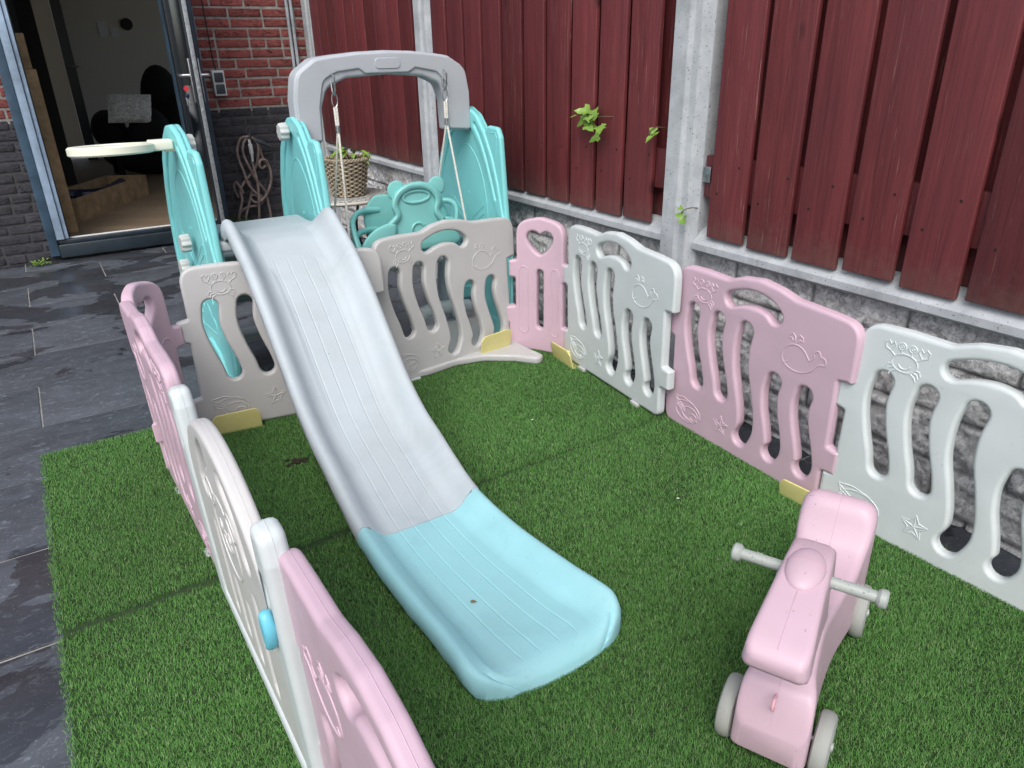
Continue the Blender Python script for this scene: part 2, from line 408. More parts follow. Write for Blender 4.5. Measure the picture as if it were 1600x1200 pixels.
# room behind the door
wf = bpy.data.materials.new('wood_floor'); t, b = nodes(wf); v = coord(t, (1, 1, 1))
mp = N(t, 'ShaderNodeMapping'); mp.inputs['Rotation'].default_value = (0, 0, R(35)); t.links.new(v, mp.inputs[0])
bt = N(t, 'ShaderNodeTexBrick', Scale=1.0); bt.inputs['Brick Width'].default_value = 1.2; bt.inputs['Row Height'].default_value = .14
bt.inputs['Mortar Size'].default_value = .002; bt.inputs['Color1'].default_value = (.25, .19, .13, 1); bt.inputs['Color2'].default_value = (.19, .145, .10, 1)
bt.inputs['Mortar'].default_value = (.05, .04, .03, 1)
t.links.new(mp.outputs[0], bt.inputs['Vector']); t.links.new(bt.outputs[0], b.inputs['Base Color']); b.inputs['Roughness'].default_value = .45
mb = MB(); mb.add([(-1.6, YW+.05, .1), (4, YW+.05, .1), (4, 10.6, .1), (-1.6, 10.6, .1)], [(0, 1, 2, 3)]); loc(mb.build('room_floor', wf, house, fixn=False))
mb = MB()
mb.box((.64, 10.5, .1), (4, 10.6, 2.7)); mb.box((-1.6, 10.5, .1), (.40, 10.6, 2.7)); mb.box((-1.7, YW+.12, .1), (-1.6, 10.6, 2.7))
mb.box((4, YW+.12, .1), (4.1, 7.0, 2.7)); mb.box((4, 10.0, .1), (4.1, 10.6, 2.7)); mb.box((4, 7.0, .1), (4.1, 10.0, .8)); mb.box((4, 7.0, 2.5), (4.1, 10.0, 2.7)); mb.box((-1.7, YW+.11, 2.6), (4.1, 11.7, 2.7)); mb.box((2.0, YW+.101, .1), (4.0, YW+.2, 2.6))  # unseen opening in the right side wall, added to brighten the room
loc(mb.build('room_wall', ROOMW, house, smooth=0))
mb = MB(); mb.box((.38, 11.6, .1), (.70, 11.7, 2.59)); loc(mb.build('hall_wall', simple('shade_toned_plaster', (.22, .19, .15), .9), house))  # shade of the unlit hall is put into this darker plaster colour
mb = MB()
mb.box((.585, 10.40, .1), (.69, 10.495, 2.4)); mb.box((.30, 10.40, .1), (.405, 10.495, 2.4)); mb.box((.35, 10.44, 2.3), (.7, 10.49, 2.4))
fr = loc(mb.build('inner_door_frame', DARKW, house)); mb = MB(); mb.tube([(.60, 10.37, 1.13), (.72, 10.36, 1.13)], .012); loc(mb.build('handle', METAL, fr))
mb = MB(); mb.box((.09, 6.9, .1), (.16, 6.95, 2.5)); loc(mb.build('shade_sheet', ROOMD, house))  # added near-black sheet standing for shade, hides part of the bright wall
mb = MB(); mb.box((.16, 8.4, .1), (.33, 8.45, 2.5)); loc(mb.build('shade_sheet', ROOMD, house))  # second added sheet, its black colour stands for the room's shade
mb = MB(); mb.box((1.02, 10.49, 1.44), (1.11, 10.5, 1.60)); mb.box((1.14, 10.49, 1.44), (1.23, 10.5, 1.53)); loc(mb.build('wall_switch', PANELW, house))
mb = MB(); mb.lathe([(.065, 0), (.065, .02), (.05, .035), (.0, .036)], 24, Matrix.Translation((1.33, 10.5, 1.57)) @ Matrix.Rotation(R(90), 4, 'X'), False); loc(mb.build('thermostat', BLACK, house))
# open door leaf, built along +x from its free edge and turned
hinge = Vector((.935, YW-.02)); free = Vector((.905, 4.86))
dirn = (free-hinge); Ld = dirn.length; ang = math.atan2(dirn.y, dirn.x)
DM = Matrix.Translation((hinge.x, hinge.y, 0)) @ Matrix.Rotation(ang, 4, 'Z')
def dpart(mb, name, mat, par, **k):
    o = mb.build(name, mat, par, xf=DM, **k); return loc(o)
mb = MB(); mb.box((0, 0, .10), (Ld, .045, .20), .003); mb.box((0, 0, 2.22), (Ld, .045, 2.32), .003)
mb.box((0, 0, .20), (.09, .045, 2.22), .003); mb.box((Ld-.09, 0, .20), (Ld, .045, 2.22), .003)
dr = dpart(mb, 'garden_door', DARKW, house)
mb = MB(); mb.box((.09, .018, .2), (Ld-.09, .028, 2.22)); dpart(mb, 'glass_pane', GLASS, dr)
mb = MB(); mb.box((Ld+.0005, .012, .11), (Ld+.004, .036, 2.31), .001)
for z in (.9, .98, 1.02, 1.06, 1.14): mb.box((Ld+.004, .018, z), (Ld+.006, .030, z+.025), .0005)
dpart(mb, 'lock_strip', simple('lock_metal', (.42, .45, .47), .45, .8, 60), dr)
for sg, y in ((-1, 0), (1, .045)):
    mb = MB(); mb.box((Ld-.055, min(y, y+sg*.008), .955), (Ld-.02, max(y, y+sg*.008), 1.195), .002)
    mb.tube([(Ld-.038, y, 1.105), (Ld-.038, y+sg*.05, 1.105), (Ld-.045, y+sg*.055, 1.105), (Ld-.15, y+sg*.055, 1.105)], .010, 12)
    dpart(mb, 'door_handle', METAL, dr)
# keys hanging in the lock
kx = DM @ Vector((Ld-.035, -.03, 1.035))
if True:
    ks = empty('key_bunch', kx, label='bunch of keys with a red tag hanging from the garden door lock', cat='keys')
    mb = MB(); mb.lathe([(.0, -.003), (.014, -.003), (.014, .003), (0, .003)], 18, Matrix.Translation((-.012, .0, -.0)) @ Matrix.Rotation(R(90), 4, 'X'), False); mb.build('key_tag', REDP, ks)
    mb = MB(); mb.tube([(x, 0, z-.02) for x, z in circ(-.012, -.015, .012, 16)[:-1]], .0012, 6, True); mb.box((-.022, -.006, -.052), (-.004, .006, -.03), .003); mb.build('key_ring', NAVY, ks)
    for dx, a_ in ((-.016, 4), (-.008, -9)):
        mb = MB(); mb.box((-.004, -.0012, -.045), (.004, .0012, 0), .0005); mb.box((-.007, -.0014, -.012), (.007, .0014, .004), .001)
        o = mb.build('key', METAL, ks); o.location = (dx, 0, -.05); o.rotation_euler = (0, R(a_), 0)
# ------------------------------------------------------------------ things inside the room
def part_of(e, mb, name, mat, **k):
    o = mb.build(name, mat, e, **k); o.data.transform(Matrix.Translation(-e.location)); return o
bx = empty('tall_cardboard_box', (.12, 6.0, .1), label='tall flat cardboard carton standing upright just inside the door', cat='box')
mb = MB(); mb.box((-.3, 5.95, .1), (.168, 6.07, 1.15), .004); part_of(bx, mb, 'carton', CARD)
mb = MB(); mb.box((-.29, 5.96, 1.15), (.150, 6.065, 1.36), .006); part_of(bx, mb, 'torn_flap', CARD)
P0 = Vector((.21, 6.32)); P1 = Vector((.82, 7.30)); dl = (P1-P0).normalized(); dp = Vector((-dl.y, dl.x))
ob_ = empty('open_cardboard_box', (P0.x, P0.y, .1), (0, 0, math.atan2(dl.y, dl.x)), label='open low cardboard box lying on the floor inside the doorway', cat='box')
Lb = (P1-P0).length; mb = MB()
mb.box((0, 0, 0), (Lb, .008, .17)); mb.box((0, .34, 0), (Lb, .348, .17)); mb.box((0, .008, 0), (.008, .34, .17)); mb.box((Lb-.008, .008, 0), (Lb, .34, .17)); mb.box((.008, .008, .002), (Lb-.008, .34, .01))
mb.box((-.16, .01, .0), (-.002, .33, .012)); mb.build('carton', CARD, ob_)
film = empty('wrapped_parts', (P0.x, P0.y, .112), (0, 0, math.atan2(dl.y, dl.x)), label='dark film and silver bubble foil inside the open cardboard box', cat='packing')
mb = MB(); mb.tube(catmull([(.05, .20, .10), (.3, .27, .13), (.45, .24, .11), (.6, .1, .10), (.95, .12, .12)], 6), .045, 10); mb.build('film_roll', NAVY, film)
mb = MB(); nn = 22; V = []; F = []
for i in range(nn+1):
    for j in range(nn+1):
        x = .02+i/nn*(Lb-.05); y = .02+j/nn*.30; V.append((x, y, .075+.05*mn.noise(Vector((x*9, y*9, 2)))+.02*mn.noise(Vector((x*40, y*40, 5)))))
for i in range(nn):
    for j in range(nn): a_ = i*(nn+1)+j; F.append((a_, a_+1, a_+nn+2, a_+nn+1))
mb.add(V, F); mb.build('bubble_foil', FOIL, film, smooth=0, fixn=False)
ch = empty('armchair', (1.0, 8.7, .1), label='black armchair with rounded back standing in the dark room', cat='armchair')
mb = MB(); mb.ell((1.08, 8.75, .34), (.46, .40, .24)); part_of(ch, mb, 'seat', VEL)
mb = MB(); mb.ell((1.32, 8.95, .80), (.20, .16, .34)); mb.ell((1.42, 8.8, .55), (.22, .3, .3)); part_of(ch, mb, 'backrest', VEL)
mb = MB(); mb.ell((.74, 8.75, .55), (.16, .38, .19)); part_of(ch, mb, 'armrest', VEL)
mb = MB(); mb.ell((1.08, 8.42, .52), (.20, .14, .24)); part_of(ch, mb, 'armrest', VEL)
for x, y in ((.75, 8.5), (1.35, 8.5), (.75, 9), (1.35, 9)):
    mb = MB(); mb.tube([(x, y, .1), (x, y, .4)], .03); part_of(ch, mb, 'leg', VEL)
mb = MB(); V = []; n1, n2 = 30, 22
def cush(u, v):
    px = 2*u-1; pz = 2*v-1; th = .07*(1-px**4)*(1-pz**4); return px, pz, th
for sgn in (-1, 1):
    V = []; F = []
    for i in range(n1+1):
        for j in range(n2+1):
            px, pz, th = cush(i/n1, j/n2); nz = .015*mn.noise(Vector((px*12, pz*12, sgn*3)))
            V.append((.93+px*.19+pz*.03, 8.36+sgn*(th+nz)+pz*.06, .76+pz*.125-px*.01))
    for i in range(n1):
        for j in range(n2): a_ = i*(n2+1)+j; F.append((a_, a_+1, a_+n2+2, a_+n2+1))
    mb.add(V, F)
cu_ = tag(mb.build('fluffy_cushion', FUR, None, fixn=False), 'fluffy pale grey cushion resting on the black armchair', 'cushion')
# ------------------------------------------------------------------ things on the brick wall
so_ = empty('socket_outlet', (1.20, YW-.02, 1.03), label='white double outdoor socket with dark flaps on the red bricks', cat='socket')
mb = MB(); mb.box((1.160, YW-.065, .958), (1.240, YW-.010, 1.118), .006); part_of(so_, mb, 'housing', PANELW)
for z in (1.045, .972):
    mb = MB(); mb.box((1.171, YW-.072, z), (1.229, YW-.064, z+.060), .003); part_of(so_, mb, 'flap', SOCK)
mb = MB(); mb.tube(catmull([(1.199, YW-.03, 1.118), (1.193, YW-.018, 1.19), (1.19, YW-.016, 1.34), (1.187, YW-.016, 1.6), (1.187, YW-.016, 2.4)], 5), .0035, 8); part_of(so_, mb, 'cable', BLACK)
for x in (1.735, 1.765):
    mb = MB(); mb.tube([(x, YW-.03, .02), (x, YW-.03, 3)], .011, 12); o = mb.build('conduit_pipe', PIPE); o['group'] = 'conduit pipes in the corner'
    tag(o, 'left thin grey conduit pipe running down the brick corner' if x < 1.75 else 'right thin grey conduit pipe beside the concrete corner post', 'pipe')
YH = YW-.07
HS = dict(s1=[(1.331,.688),(1.28,.676),(1.245,.608),(1.241,.536),(1.258,.446),(1.27,.371),(1.31,.309),(1.362,.261),(1.345,.212),(1.276,.204),(1.206,.187),(1.168,.132),(1.164,.05)],
 s2=[(1.339,.687),(1.292,.651),(1.272,.582),(1.297,.483),(1.338,.381),(1.386,.309),(1.4,.206),(1.404,.12),(1.386,.03)],
 s3=[(1.346,.683),(1.38,.637),(1.375,.557),(1.355,.486),(1.313,.433),(1.255,.381),(1.213,.328),(1.211,.262),(1.171,.149),(1.169,.04)],
 s4=[(1.354,.679),(1.394,.62),(1.412,.53),(1.445,.47),(1.441,.387),(1.403,.307),(1.351,.246),(1.306,.234),(1.281,.262),(1.298,.285),(1.33,.273),(1.359,.245)],
 lp=[(1.445,.47),(1.427,.516),(1.386,.524),(1.369,.493),(1.386,.467),(1.417,.48)],
 s5=[(1.227,.31),(1.216,.344),(1.191,.387),(1.176,.348),(1.197,.28)],
 s6=[(1.281,.387),(1.295,.319),(1.262,.222),(1.221,.125),(1.218,.03)], s7=[(1.332,.52),(1.338,.43),(1.336,.315),(1.308,.114),(1.293,.03)])
hz = empty('garden_hose', (1.33, YH, .69), label='brown garden hose hanging in loops on the dark bricks', cat='hose')
mb = MB()
for i, (k, L) in enumerate(HS.items()):
    mb.tube(catmull([(x, YH+.02*math.sin(i*2.1+j*.9)-.01, z) for j, (x, z) in enumerate(L)], 7), .0092, 8)
part_of(hz, mb, 'hose', HOSE)
mb = MB(); mb.tube([(1.335, YW-.01, .70), (1.335, YH-.02, .69), (1.335, YH-.03, .71)], .005); part_of(hz, mb, 'wall_hook', METAL)
mb = MB(); mb.tube([(1.327, YH-.02, .67), (1.329, YH-.02, .64), (1.3295, YH-.02, .635), (1.331, YH-.02, .575), (1.3312, YH-.02, .57), (1.332, YH-.01, .52)], [.009, .009, .015, .015, .011, .008], 12); part_of(hz, mb, 'connector', PANELW)
mb = MB(); mb.tube([(1.35, YH-.02, .675), (1.39, YH-.03, .652), (1.43, YH-.03, .632), (1.475, YH-.03, .604)], [.010, .018, .014, .008], 12); part_of(hz, mb, 'spray_nozzle', SOCK)
def leaf(mb, c, d, n, L, W):
    """pointed folded leaf"""
    d = Vector(d).normalized(); n = Vector(n).normalized(); s = d.cross(n).normalized(); n = s.cross(d)
    c = Vector(c); V = []
    prof = [(0, .05), (.15, .75), (.35, 1), (.6, .8), (.82, .4), (1, 0)]
    mid = [c+d*L*t-n*L*.18*t*t for t, _ in prof]
    for (t, wd), m_ in zip(prof, mid): V += [m_-s*W*wd*.5+n*W*.12*wd, m_, m_+s*W*wd*.5+n*W*.12*wd]
    F = []
    for i in range(len(prof)-1):
        a_ = i*3; F += [(a_, a_+1, a_+4, a_+3), (a_+1, a_+2, a_+5, a_+4)]
    mb.add(V, F)
def ivyleaf(mb, c, d, n, S):
    d = Vector(d).normalized(); n = Vector(n).normalized(); s = d.cross(n).normalized(); n = s.cross(d); c = Vector(c)
    out = [(0, 0), (-.12, .38), (.18, .55), (.32, .30), (.62, .26), (1.0, 0), (.62, -.26), (.32, -.30), (.18, -.55), (-.12, -.38)]
    V = [c+d*S*.25]+[c+d*S*x+s*S*y+n*S*(.10*abs(y)*2-.12*max(0, x)**2) for x, y in out]
    mb.add(V, [(0, i, i+1) for i in range(1, 10)]+[(0, 10, 1)])
wd_ = empty('weed', (1.13, 5.5, 0), label='small leafy weed growing at the wall foot under the hose', cat='plant')
mb = MB()
for i in range(90):
    a_ = random.uniform(0, 6.28); r_ = random.uniform(0, .09); z = random.uniform(.02, .16)
    leaf(mb, (1.13+r_*math.cos(a_), 5.5+r_*.6*math.sin(a_), z), (math.cos(a_), math.sin(a_), random.uniform(-.1, .8)), (0, -.3, 1), random.uniform(.02, .04), random.uniform(.012, .02))
part_of(wd_, mb, 'leaves', WEED, smooth=0, fixn=False)
mb = MB()
for i in range(9): mb.tube([(1.13, 5.5, 0), (1.13+random.uniform(-.07, .07), 5.5+random.uniform(-.05, .05), random.uniform(.08, .15))], .0015, 5)
part_of(wd_, mb, 'stems', STEM)
wd_ = empty('moss_tuft', (-.11, 5.5, 0), label='tiny yellow-green weed tuft in the paving joint left of the door', cat='plant')
mb = MB()
for i in range(60):
    a_ = random.uniform(0, 6.28); r_ = random.uniform(0, .04)
    leaf(mb, (-.11+r_*math.cos(a_)*1.4, 5.5+r_*math.sin(a_), random.uniform(0, .03)), (math.cos(a_), math.sin(a_), random.uniform(.2, 1)), (0, -.3, 1), .02, .008)
part_of(wd_, mb, 'leaves', YOUNG, smooth=0, fixn=False)
# ------------------------------------------------------------------ fence: concrete wall, posts, timber panels
conc = bpy.data.materials.new('concrete'); t, b = nodes(conc); v = coord(t)
c = mix(t, ramp(t, noise(t, 9, 7, .65, v), (.3, 0), (.7, 1)), (.29, .315, .335), (.47, .50, .525))
c = mix(t, ramp(t, noise(t, 150, 2, .5, v), (.66, 0), (.71, 1)), c, (.12, .125, .13))
c = mix(t, ramp(t, noise(t, 5, 5, .7, coord(t, (1, 1, .3))), (.55, 0), (.75, .6)), c, (.17, .18, .19))
t.links.new(c, b.inputs['Base Color']); b.inputs['Roughness'].default_value = .9; bump(t, b, noise(t, 120, 4, .6, v), .4, .002)
rock = bpy.data.materials.new('rock_face_concrete'); t, b = nodes(rock); v = coord(t)
hn = noise(t, 46, 10, .80, v, .5)
c = mix(t, ramp(t, hn, (.40, 0), (.58, 1)), (.25, .255, .26), (.90, .91, .92))
c = mix(t, ramp(t, noise(t, 3.2, 4, .6, v), (.35, 0), (.7, .6)), c, (.66, .67, .68))
at = N(t, 'ShaderNodeAttribute', attribute_name='joint'); c = mix(t, at.outputs[0], c, (.13, .13, .135))
t.links.new(c, b.inputs['Base Color']); b.inputs['Roughness'].default_value = .95
n1 = bump(t, b, hn, 1.0, .012); bump(t, b, noise(t, 260, 3, .6, v), .5, .0015, n1)
XF = 1.865
def rockplate(y0, y1, z0, z1, name, label, rx=.30):
    """panel with split-stone relief on its garden side"""
    st = .0075; ny = int((y1-y0)/st); nz = int((z1-z0)/st); V = []; J = []
    rh = .137; off = random.random()
    for j in range(nz+1):
        z = z0+(z1-z0)*j/nz; row = int((z1-z)/rh)
        fz = (z1-z)/rh-row; dzj = min(fz, 1-fz)*rh
        for i in range(ny+1):
            y = y0+(y1-y0)*i/ny
            L = rx; u = (y-y0)/L+(.5 if row % 2 else 0)+.13*math.sin(row*7.3); fu = u-math.floor(u); dyj = min(fu, 1-fu)*L
            cell = math.sin(math.floor(u)*12.9+row*78.2)*43758.5; cell -= math.floor(cell)
            d = min(dyj, dzj); g = max(0, 1-d/.008)
            p = Vector((y*13, z*22, row*3.1+cell*9))
            h = .011*mn.fractal(p, 1.0, 2.1, 4)+.008*abs(mn.noise(p*2.3))+.007*cell
            h = h*min(1, d/.02)-.007*g
            V.append((XF+.045-.012-h, y, z)); J.append(g)
    F = []
    for j in range(nz):
        for i in range(ny): a_ = j*(ny+1)+i; F.append((a_, a_+ny+1, a_+ny+2, a_+1))
    me = bpy.data.meshes.new(name); me.from_pydata(V, [], F); me.polygons.foreach_set('use_smooth', [True]*len(F))
    e = empty(name, (XF+.03, (y0+y1)/2, 0), label=label, cat='fence base', group='rock-faced concrete panels under the fence')
    o = link('rock_face', me, rock, e); o.data.transform(Matrix.Translation(-e.location))
    at = me.attributes.new('joint', 'FLOAT_COLOR', 'POINT'); JJ = np.array(J); at.data.foreach_set('color', np.stack([JJ, JJ, JJ, np.ones_like(JJ)], 1).ravel())
    mb = MB(); mb.box((XF+.055, y0, -.05), (XF+.085, y1, z1)); part_of(e, mb, 'slab', conc)
    # bevelled cap ledge
    pr = [(XF+.10, .655), (XF+.03, .635), (XF-.022, .593), (XF-.022, .572), (XF-.010, .562), (XF+.10, .562)]
    mb = MB(); mb.loft([[(x, yy, z) for x, z in pr] for yy in (y0+.001, y1-.001)]); part_of(e, mb, 'cap_ledge', conc, smooth=0)
    return e
PO = [(1.76, 1.90), (3.665, 3.80), (5.42, 5.57)]
def post(y0, y1, label):
    e = empty('concrete_post', (XF, (y0+y1)/2, 0), label=label, cat='post', group='concrete fence posts')
    ym = y0+.062
    pr = [(XF-.035, ym+.012), (XF-.035, y1), (XF+.11, y1), (XF+.11, y0), (XF+.0, y0), (XF-.012, y0+.026), (XF-.022, y0+.034), (XF-.024, ym)]
    mb = MB(); mb.loft([[(x, y, z) for x, y in pr] for z in (-.05, 2.15)]); o = part_of(e, mb, 'shaft', conc, smooth=0)
    md = o.modifiers.new('bev', 'BEVEL'); md.width = .003; md.segments = 2; md.limit_method = 'ANGLE'
    return e
e = post(*PO[0], 'nearest concrete post, between the big right fence section and the middle one')
for yy, z0 in ((1.752, .80),):
    mb = MB(); mb.box((XF-.002, yy-.03, .795), (XF+.0, yy+.0, .845), .0008); mb.tube([(XF-.004, yy-.014, .82), (XF-.0015, yy-.014, .82)], .005, 10); part_of(e, mb, 'bracket', METAL)
post(*PO[1], 'middle concrete post seen behind the swing arch'); post(*PO[2], 'farthest concrete post in the corner beside the brick wall')
rockplate(-.2, 1.76, 0, .565, 'fence_base', 'nearest rock-faced concrete base panel with a ledge, right of the nearest post')
rockplate(1.90, 3.665, 0, .565, 'fence_base', 'middle rock-faced concrete base panel behind the heart-shaped gate corner')
rockplate(3.80, 5.42, 0, .565, 'fence_base', 'far rock-faced concrete base panel behind the wicker basket')
wood = bpy.data.materials.new('oxblood_timber'); t, b = nodes(wood); v = coord(t, (1, 1, 1), 'Generated'); vo = coord(t)
info = t.nodes.new('ShaderNodeObjectInfo')
off = N(t, 'ShaderNodeVectorMath', operation='SCALE'); cx = N(t, 'ShaderNodeCombineXYZ')
for i in range(3): t.links.new(info.outputs['Random'], cx.inputs[i])
t.links.new(cx.outputs[0], off.inputs[0]); off.inputs['Scale'].default_value = 37
ad = N(t, 'ShaderNodeVectorMath', operation='ADD'); t.links.new(vo, ad.inputs[0]); t.links.new(off.outputs[0], ad.inputs[1])
def mapn(s):
    mp = t.nodes.new('ShaderNodeMapping'); mp.inputs['Scale'].default_value = s; t.links.new(ad.outputs[0], mp.inputs[0]); return mp.outputs[0]
g1 = noise(t, 14, 8, .7, mapn((1, 3.4, .16)), .9); g2 = noise(t, 3.0, 4, .6, mapn((1, 1.6, .5)), .5)
c = mix(t, ramp(t, g1, (.30, 0), (.68, 1)), (.092, .019, .021), (.175, .035, .037))
c = mix(t, ramp(t, g2, (.35, 0), (.7, .55)), c, (.090, .023, .032))
fine = noise(t, 60, 5, .7, mapn((1, 3.0, .045)), .3); c = mix(t, ramp(t, fine, (.36, .45), (.46, 0)), c, (.045, .011, .013))
ch1 = ramp(t, noise(t, 85, 3, .65, mapn((1, 2.4, .05)), .4), (.635, 0), (.66, 1)); ch2 = ramp(t, noise(t, 3.3, 3, .6, mapn((1, 1.2, .6))), (.44, 0), (.60, 1))
mu = N(t, 'ShaderNodeMath', operation='MULTIPLY'); t.links.new(ch1, mu.inputs[0]); t.links.new(ch2, mu.inputs[1])
c = mix(t, mu.outputs[0], c, (.25, .12, .105))                                       # flaking paint streaks
kn = N(t, 'ShaderNodeTexVoronoi', Scale=3.6, Randomness=1.0); t.links.new(mapn((1, 1.6, .9)), kn.inputs['Vector'])
c = mix(t, ramp(t, kn.outputs['Distance'], (.06, .85), (.12, 0)), c, (.035, .010, .010))
hsv = N(t, 'ShaderNodeHueSaturation'); t.links.new(c, hsv.inputs['Color'])
mr = N(t, 'ShaderNodeMapRange'); mr.inputs['To Min'].default_value = .70; mr.inputs['To Max'].default_value = 1.22; t.links.new(info.outputs['Random'], mr.inputs[0]); t.links.new(mr.outputs[0], hsv.inputs['Value'])
sz = N(t, 'ShaderNodeSeparateXYZ'); t.links.new(vo, sz.inputs[0])
spl = N(t, 'ShaderNodeMath', operation='ADD'); nz_ = N(t, 'ShaderNodeMath', operation='MULTIPLY'); nz_.inputs[1].default_value = .22; t.links.new(noise(t, 30, 5, .7, vo), nz_.inputs[0])
t.links.new(sz.outputs['Z'], spl.inputs[0]); t.links.new(nz_.outputs[0], spl.inputs[1])
cs_ = mix(t, ramp(t, spl.outputs[0], (.07, .42), (.20, 0)), hsv.outputs[0], (.16, .115, .095))     # splashed dirt at the board feet
t.links.new(cs_, b.inputs['Base Color']); b.inputs['Roughness'].default_value = .5; b.inputs['Specular IOR Level'].default_value = .35
n1 = bump(t, b, g1, .35, .004); bump(t, b, fine, .5, .0012, n1)
SCREW = simple('rusty_screw', (.035, .022, .02), .5, .5)
def fencepanel(y0, y1, edges, label):
    e = empty('timber_fence', (XF, (y0+y1)/2, .62), label=label, cat='fence panel', group='dark red timber fence panels')
    for (a_, b_) in edges:
        if b_-a_ < .05: continue
        mb = MB(); dz = random.uniform(-.004, .004); tilt = random.uniform(-.003, .003)
        mb.box((XF-.016, a_, .621+dz), (XF+.002, b_, 2.05), .0035)
        mb.cur = 1
        for sy, z in ((random.uniform(.12, .3), .85+random.uniform(-.01, .01)), (random.uniform(.7, .85), .765+random.uniform(-.01, .01)), (.25, 1.62), (.75, 1.55)):
            yy = a_+(b_-a_)*sy; mb.tube([(XF-.0165, yy, z), (XF-.0155, yy, z)], .0042, 10)
        o = part_of(e, mb, 'board', [wood, SCREW])
    # backing boards cover the gaps, behind the rails
    for i in range(len(edges)+1):
        lo = edges[i-1][0] if i else y1; hi = edges[i][1] if i < len(edges) else y0
        a_, b_ = hi-.022, lo+.100
        if i == 0: b_ = y1
        if i == len(edges): a_ = y0
        if b_-a_ < .02: continue
        mb = MB(); mb.box((XF+.042, a_, .64), (XF+.058, b_, 2.05), .003); part_of(e, mb, 'backing_board', wood)
    for z in (.745, 1.55):
        mb = MB(); mb.box((XF+.006, y0+.004, z), (XF+.038, y1-.004, z+.135), .004); o = part_of(e, mb, 'rail', wood)
    return e
E1 = []; y = 1.703
for i in range(12):
    E1.append((y-.147, y)); y -= .1705
fencepanel(-.25, 1.756, E1, 'nearest dark red timber fence section with wide boards and open gaps')
E2 = [(1.985+.168*i, 1.985+.168*i+.145) for i in range(10)][::-1]
fencepanel(1.904, 3.66, E2, 'middle dark red timber fence section between two concrete posts with ivy poking through')
E3 = [(3.87+.160*i, 3.87+.160*i+.152) for i in range(10)][::-1]
fencepanel(3.804, 5.416, E3, 'far dark red timber fence section next to the brick wall')
# ivy
def ivy(name, label, c, n, spread, mat, size, stem=True):
    e = empty(name, c, label=label, cat='ivy'); mb = MB(); c = Vector(c)
    for i in range(n):
        p = c+Vector((-random.uniform(.005, .05), random.gauss(0, spread[0]), random.gauss(0, spread[1])))
        ivyleaf(mb, p, (random.uniform(-.7, -.1), random.uniform(-1, 1), random.uniform(-.9, .35)), (-1, random.uniform(-.5, .5), random.uniform(.2, 1.2)), size*random.uniform(.6, 1.2))
    part_of(e, mb, 'leaves', mat, smooth=0, fixn=False)
    mb = MB(); mb.tube(catmull([(XF+.03, c.y-spread[0]*1.5, c.z), (XF-.03, c.y-spread[0], c.z+.01), (XF-.05, c.y+spread[0], c.z), (XF-.05, c.y+2*spread[0], c.z-.02)], 5), .0018, 5); part_of(e, mb, 'stem', STEM)
    return e
ivy('ivy_sprig', 'bright green ivy sprig growing out between two boards of the middle fence section', (XF-.03, 2.27, .965), 20, (.050, .018), YOUNG, .046)
ivy('ivy_leaf', 'single ivy leaf peeking from the last gap left of the nearest post', (XF-.02, 1.96, .945), 2, (.005, .006), YOUNG, .046)
ivy('ivy_tendril', 'small ivy tendril at the foot of the nearest concrete post', (XF-.03, 1.775, .70), 4, (.008, .018), IVYL, .035)
# ------------------------------------------------------------------ table with wicker basket
TC = Vector((1.585, 4.42, 0))
stone = bpy.data.materials.new('stone_mosaic'); t, b = nodes(stone); v = coord(t)
vo = N(t, 'ShaderNodeTexVoronoi', Scale=42); vo.feature = 'DISTANCE_TO_EDGE'; t.links.new(v, vo.inputs['Vector'])
t.links.new(mix(t, ramp(t, vo.outputs['Distance'], (.03, 0), (.09, 1)), (.12, .12, .12), (.36, .36, .34)), b.inputs['Base Color']); b.inputs['Roughness'].default_value = .8
tb = empty('garden_table', TC, label='small round stone-topped table in the fence corner', cat='table')
mb = MB(); mb.lathe([(0, .385), (.25, .385), (.255, .392), (.255, .412), (.25, .418), (0, .418)], 48, Matrix.Translation(TC), False); part_of(tb, mb, 'table_top', stone)
mb = MB(); mb.tube([(TC.x+.262*math.cos(a), TC.y+.262*math.sin(a), .400) for a in [2*math.pi*k/60 for k in range(60)]], .0095, 10, True); part_of(tb, mb, 'rim', simple('cream_rim', (.5, .47, .41), .5))
for k in range(4):
    a = R(45+90*k); mb = MB(); mb.tube(catmull([(TC.x+.22*math.cos(a), TC.y+.22*math.sin(a), .385), (TC.x+.12*math.cos(a), TC.y+.12*math.sin(a), .2), (TC.x+.20*math.cos(a), TC.y+.20*math.sin(a), .0)], 6), .009, 8); part_of(tb, mb, 'leg', BLACK)
BC = Vector((1.59, 4.36, .419)); bk = empty('wicker_basket', BC, label='round grey-brown wicker basket planter on the small table', cat='basket')
mb = MB(); rows = 17; ns = 26
for j in range(rows):
    z = .008+j*.0122; r0 = .092+.036*(z/.21)
    P = []
    for k in range(ns*4):
        a = 2*math.pi*k/(ns*4); P.append(BC+Vector(((r0+.006*math.cos(a*ns/2*1.0+math.pi*(j % 2)))*math.cos(a), (r0+.006*math.cos(a*ns/2+math.pi*(j % 2)))*math.sin(a), z)))
    mb.tube(P, .0062, 6, True)
for q in range(3):
    P = []
    for k in range(120):
        a = 2*math.pi*k/120; ph = a*14+q*2.09; P.append(BC+Vector(((.130+.007*math.cos(ph))*math.cos(a), (.130+.007*math.cos(ph))*math.sin(a), .214+.007*math.sin(ph))))
    mb.tube(P, .005, 6, True)
part_of(bk, mb, 'weave', WICK)
mb = MB()
for k in range(ns):
    a = 2*math.pi*k/ns; mb.tube([BC+Vector((.093*math.cos(a), .093*math.sin(a), .0)), BC+Vector((.128*math.cos(a), .128*math.sin(a), .212))], .004, 6)
